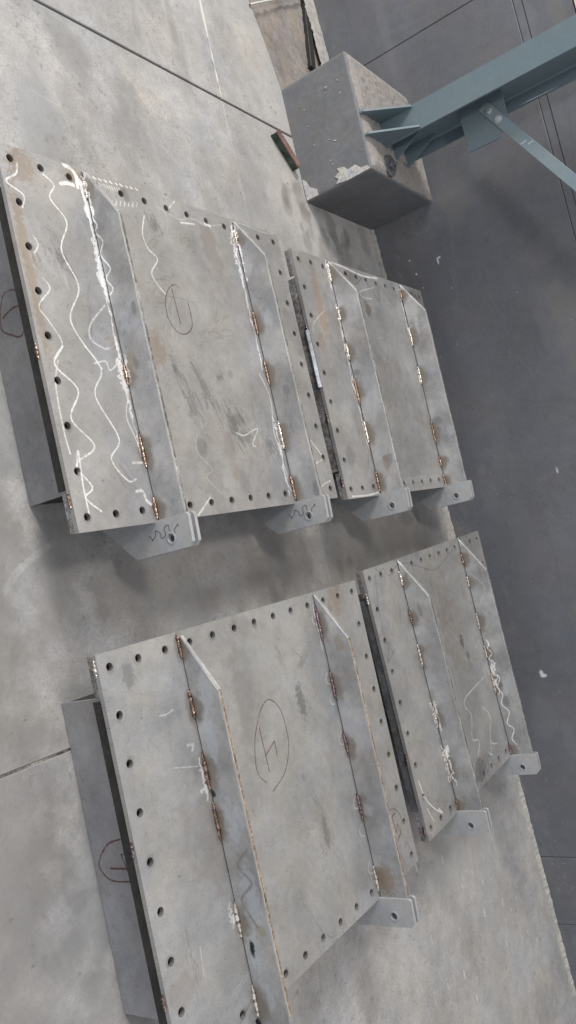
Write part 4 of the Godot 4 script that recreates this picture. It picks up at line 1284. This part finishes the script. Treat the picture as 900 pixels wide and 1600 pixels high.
func materials() -> void:
	shared_rough = noise_texture(512, 800, 0.012, 0.55, 1.0, 5, 25.0)
	shared_bump = noise_texture(512, 810, 0.03, 0.2, 0.8, 5, 12.0)
	var skin := func(s: int, base: Color, k: float) -> Texture2D: return mottled(512, 512, s, base, 0.2 * k, 0.22 * k, 0.08 * minf(1.0, 0.4 + k), 0.05 * minf(1.0, 0.3 + k), 0.6 * minf(1.0, k), 1.6).texture()
	M.dark_steel = tri_tex(mat(Color.WHITE, 0.7, 0.35, skin.call(600, Color(0.35, 0.35, 0.355), 0.7)), 1.7)
	M.scuffed_steel = tri_tex(mat(Color.WHITE, 0.5, 0.6, skin.call(605, Color(0.56, 0.55, 0.54), 1.6)), 2.3)
	M.bright_edge = tri_tex(mat(Color.WHITE, 0.42, 0.7, skin.call(610, Color(0.76, 0.76, 0.75), 1.2)), 2.1)
	M.rust_edge = tri_tex(mat(Color.WHITE, 0.75, 0.3, skin.call(615, Color(0.54, 0.475, 0.405), 1.5)), 3.1)
	M.lug = tri_tex(mat(Color.WHITE, 0.58, 0.45, skin.call(620, Color(0.66, 0.665, 0.67), 0.25)), 1.9)
	M.paint = tri_tex(mat(Color.WHITE, 0.34, 0.0, skin.call(630, Color(0.37, 0.428, 0.453), 0.08)), 0.9)
	M.brace = tri_tex(mat(Color.WHITE, 0.42, 0.0, skin.call(633, Color(0.43, 0.485, 0.51), 0.12)), 1.1)
	M.primer = tri_tex(mat(Color.WHITE, 0.6, 0.0, skin.call(635, Color(0.75, 0.78, 0.79), 0.5)), 2.0)
	M.footing = tri_tex(mat(Color.WHITE, 0.7, 0.0, skin.call(640, Color(0.40, 0.403, 0.412), 0.2)), 1.3)
	M.cement = tri_tex(mat(Color.WHITE, 0.95, 0.0, skin.call(650, Color(0.52, 0.50, 0.485), 0.28)), 2.2)
	M.chip = tri_tex(mat(Color.WHITE, 0.95, 0.0, skin.call(655, Color(0.66, 0.655, 0.645), 0.8)), 2.6)
	M.mortar = tri_tex(mat(Color.WHITE, 0.95, 0.0, skin.call(660, Color(0.59, 0.58, 0.56), 0.6)), 1.4)
	M.bed = tri_tex(mat(Color.WHITE, 1.0, 0.0, skin.call(665, Color(0.50, 0.475, 0.455), 0.45)), 1.2)
	M.cream = tri_tex(mat(Color.WHITE, 0.55, 0.0, skin.call(670, Color(0.80, 0.76, 0.69), 0.2)), 0.8)
	M.rust = tri_tex(mat(Color.WHITE, 0.9, 0.1, skin.call(675, Color(0.43, 0.335, 0.31), 0.9)), 4.0)
	M.green_steel = tri_tex(mat(Color.WHITE, 0.6, 0.1, skin.call(680, Color(0.19, 0.24, 0.2), 1.0)), 4.0)
	M.black_steel = tri_tex(mat(Color.WHITE, 0.6, 0.2, skin.call(685, Color(0.16, 0.155, 0.15), 0.4)), 3.0)
	M.edge_highlight = tri_tex(mat(Color.WHITE, 0.6, 0.4, skin.call(698, Color(0.66, 0.67, 0.69), 1.6)), 0.5)  # pale colour of the painted edge highlight
	M.hole_shade = mat(Color(0.16, 0.155, 0.15), 0.8, 0.2)  # dark colour that stands in for shade inside the holes
	M.pencil = mat(Color(0.25, 0.25, 0.26), 0.9)
	M.sealant = mat(Color(0.74, 0.73, 0.71), 0.7)
	M.joint = mat(Color(0.25, 0.25, 0.255), 0.95)
	M.filler = tri_tex(mat(Color.WHITE, 0.95, 0.0, skin.call(702, Color(0.40, 0.385, 0.37), 1.2)), 3.0)
	M.ground = mat(Color(0.2, 0.19, 0.18), 1.0)
	M.grit = mat(Color(0.66, 0.64, 0.6), 0.95)
	M.zinc = mat(Color(0.74, 0.76, 0.77), 0.38, 0.8)
	var w0 := tri_tex(mat(Color.WHITE, 0.26, 1.0, skin.call(690, Color(0.58, 0.50, 0.445), 3.2)), 22.0)
	var w1 := tri_tex(mat(Color.WHITE, 0.24, 1.0, skin.call(693, Color(0.78, 0.74, 0.70), 3.2)), 22.0)
	var w2 := tri_tex(mat(Color.WHITE, 0.26, 1.0, skin.call(696, Color(0.50, 0.43, 0.45), 3.4)), 22.0)
	M.weld = [w0, w1, w2]


func _ready() -> void:
	rng.seed = 4242
	# ---- camera: phone turned on its side, looking down at the panels
	var cam := Camera3D.new()
	cam.name = "camera"
	cam.fov = 63.215
	cam.near = 0.05
	cam.far = 60.0
	cam.transform = Transform3D(Basis(Vector3(0.216979, 0.798955, -0.560885), Vector3(-0.974326, 0.212609, -0.074066), Vector3(0.060074, 0.562555, 0.824574)), Vector3(0, 1.6, 0))
	add_child(cam)
	cam.current = true
	# ---- surroundings: the pale, even light of the hall behind the camera
	var env := Environment.new()
	env.background_mode = Environment.BG_COLOR
	env.background_color = Color(0.96, 0.97, 1.0)
	env.background_energy_multiplier = 0.60
	env.tonemap_mode = Environment.TONE_MAPPER_LINEAR
	env.tonemap_exposure = 1.44
	env.sdfgi_enabled = true
	env.ssao_enabled = true
	env.ssil_enabled = true
	var we := WorldEnvironment.new()
	we.name = "surroundings"
	we.environment = env
	add_child(we)
	# ---- the hall's lamps: a broad bright bay off to one side, and a nearer lamp overhead
	for l in [["side_bay_light", Vector3(-9.0, 6.8, 1.0), Vector2(3.0, 3.0), 94.0], ["overhead_lamp_light", Vector3(-1.2, 3.8, -0.2), Vector2(0.5, 0.5), 3.8]]:
		var key := AreaLight3D.new()
		key.name = l[0]
		key.area_size = l[2]
		key.area_normalize_energy = true
		key.light_energy = l[3]
		key.light_color = Color(1.0, 0.985, 0.965)
		key.shadow_enabled = true
		key.area_range = 40.0
		key.look_at_from_position(l[1], Vector3(-0.1, 0.0, -2.1), Vector3.UP)
		add_child(key)

	materials()
	build_floor()
	build_wall()
	build_column()
	panels()
	build_small()
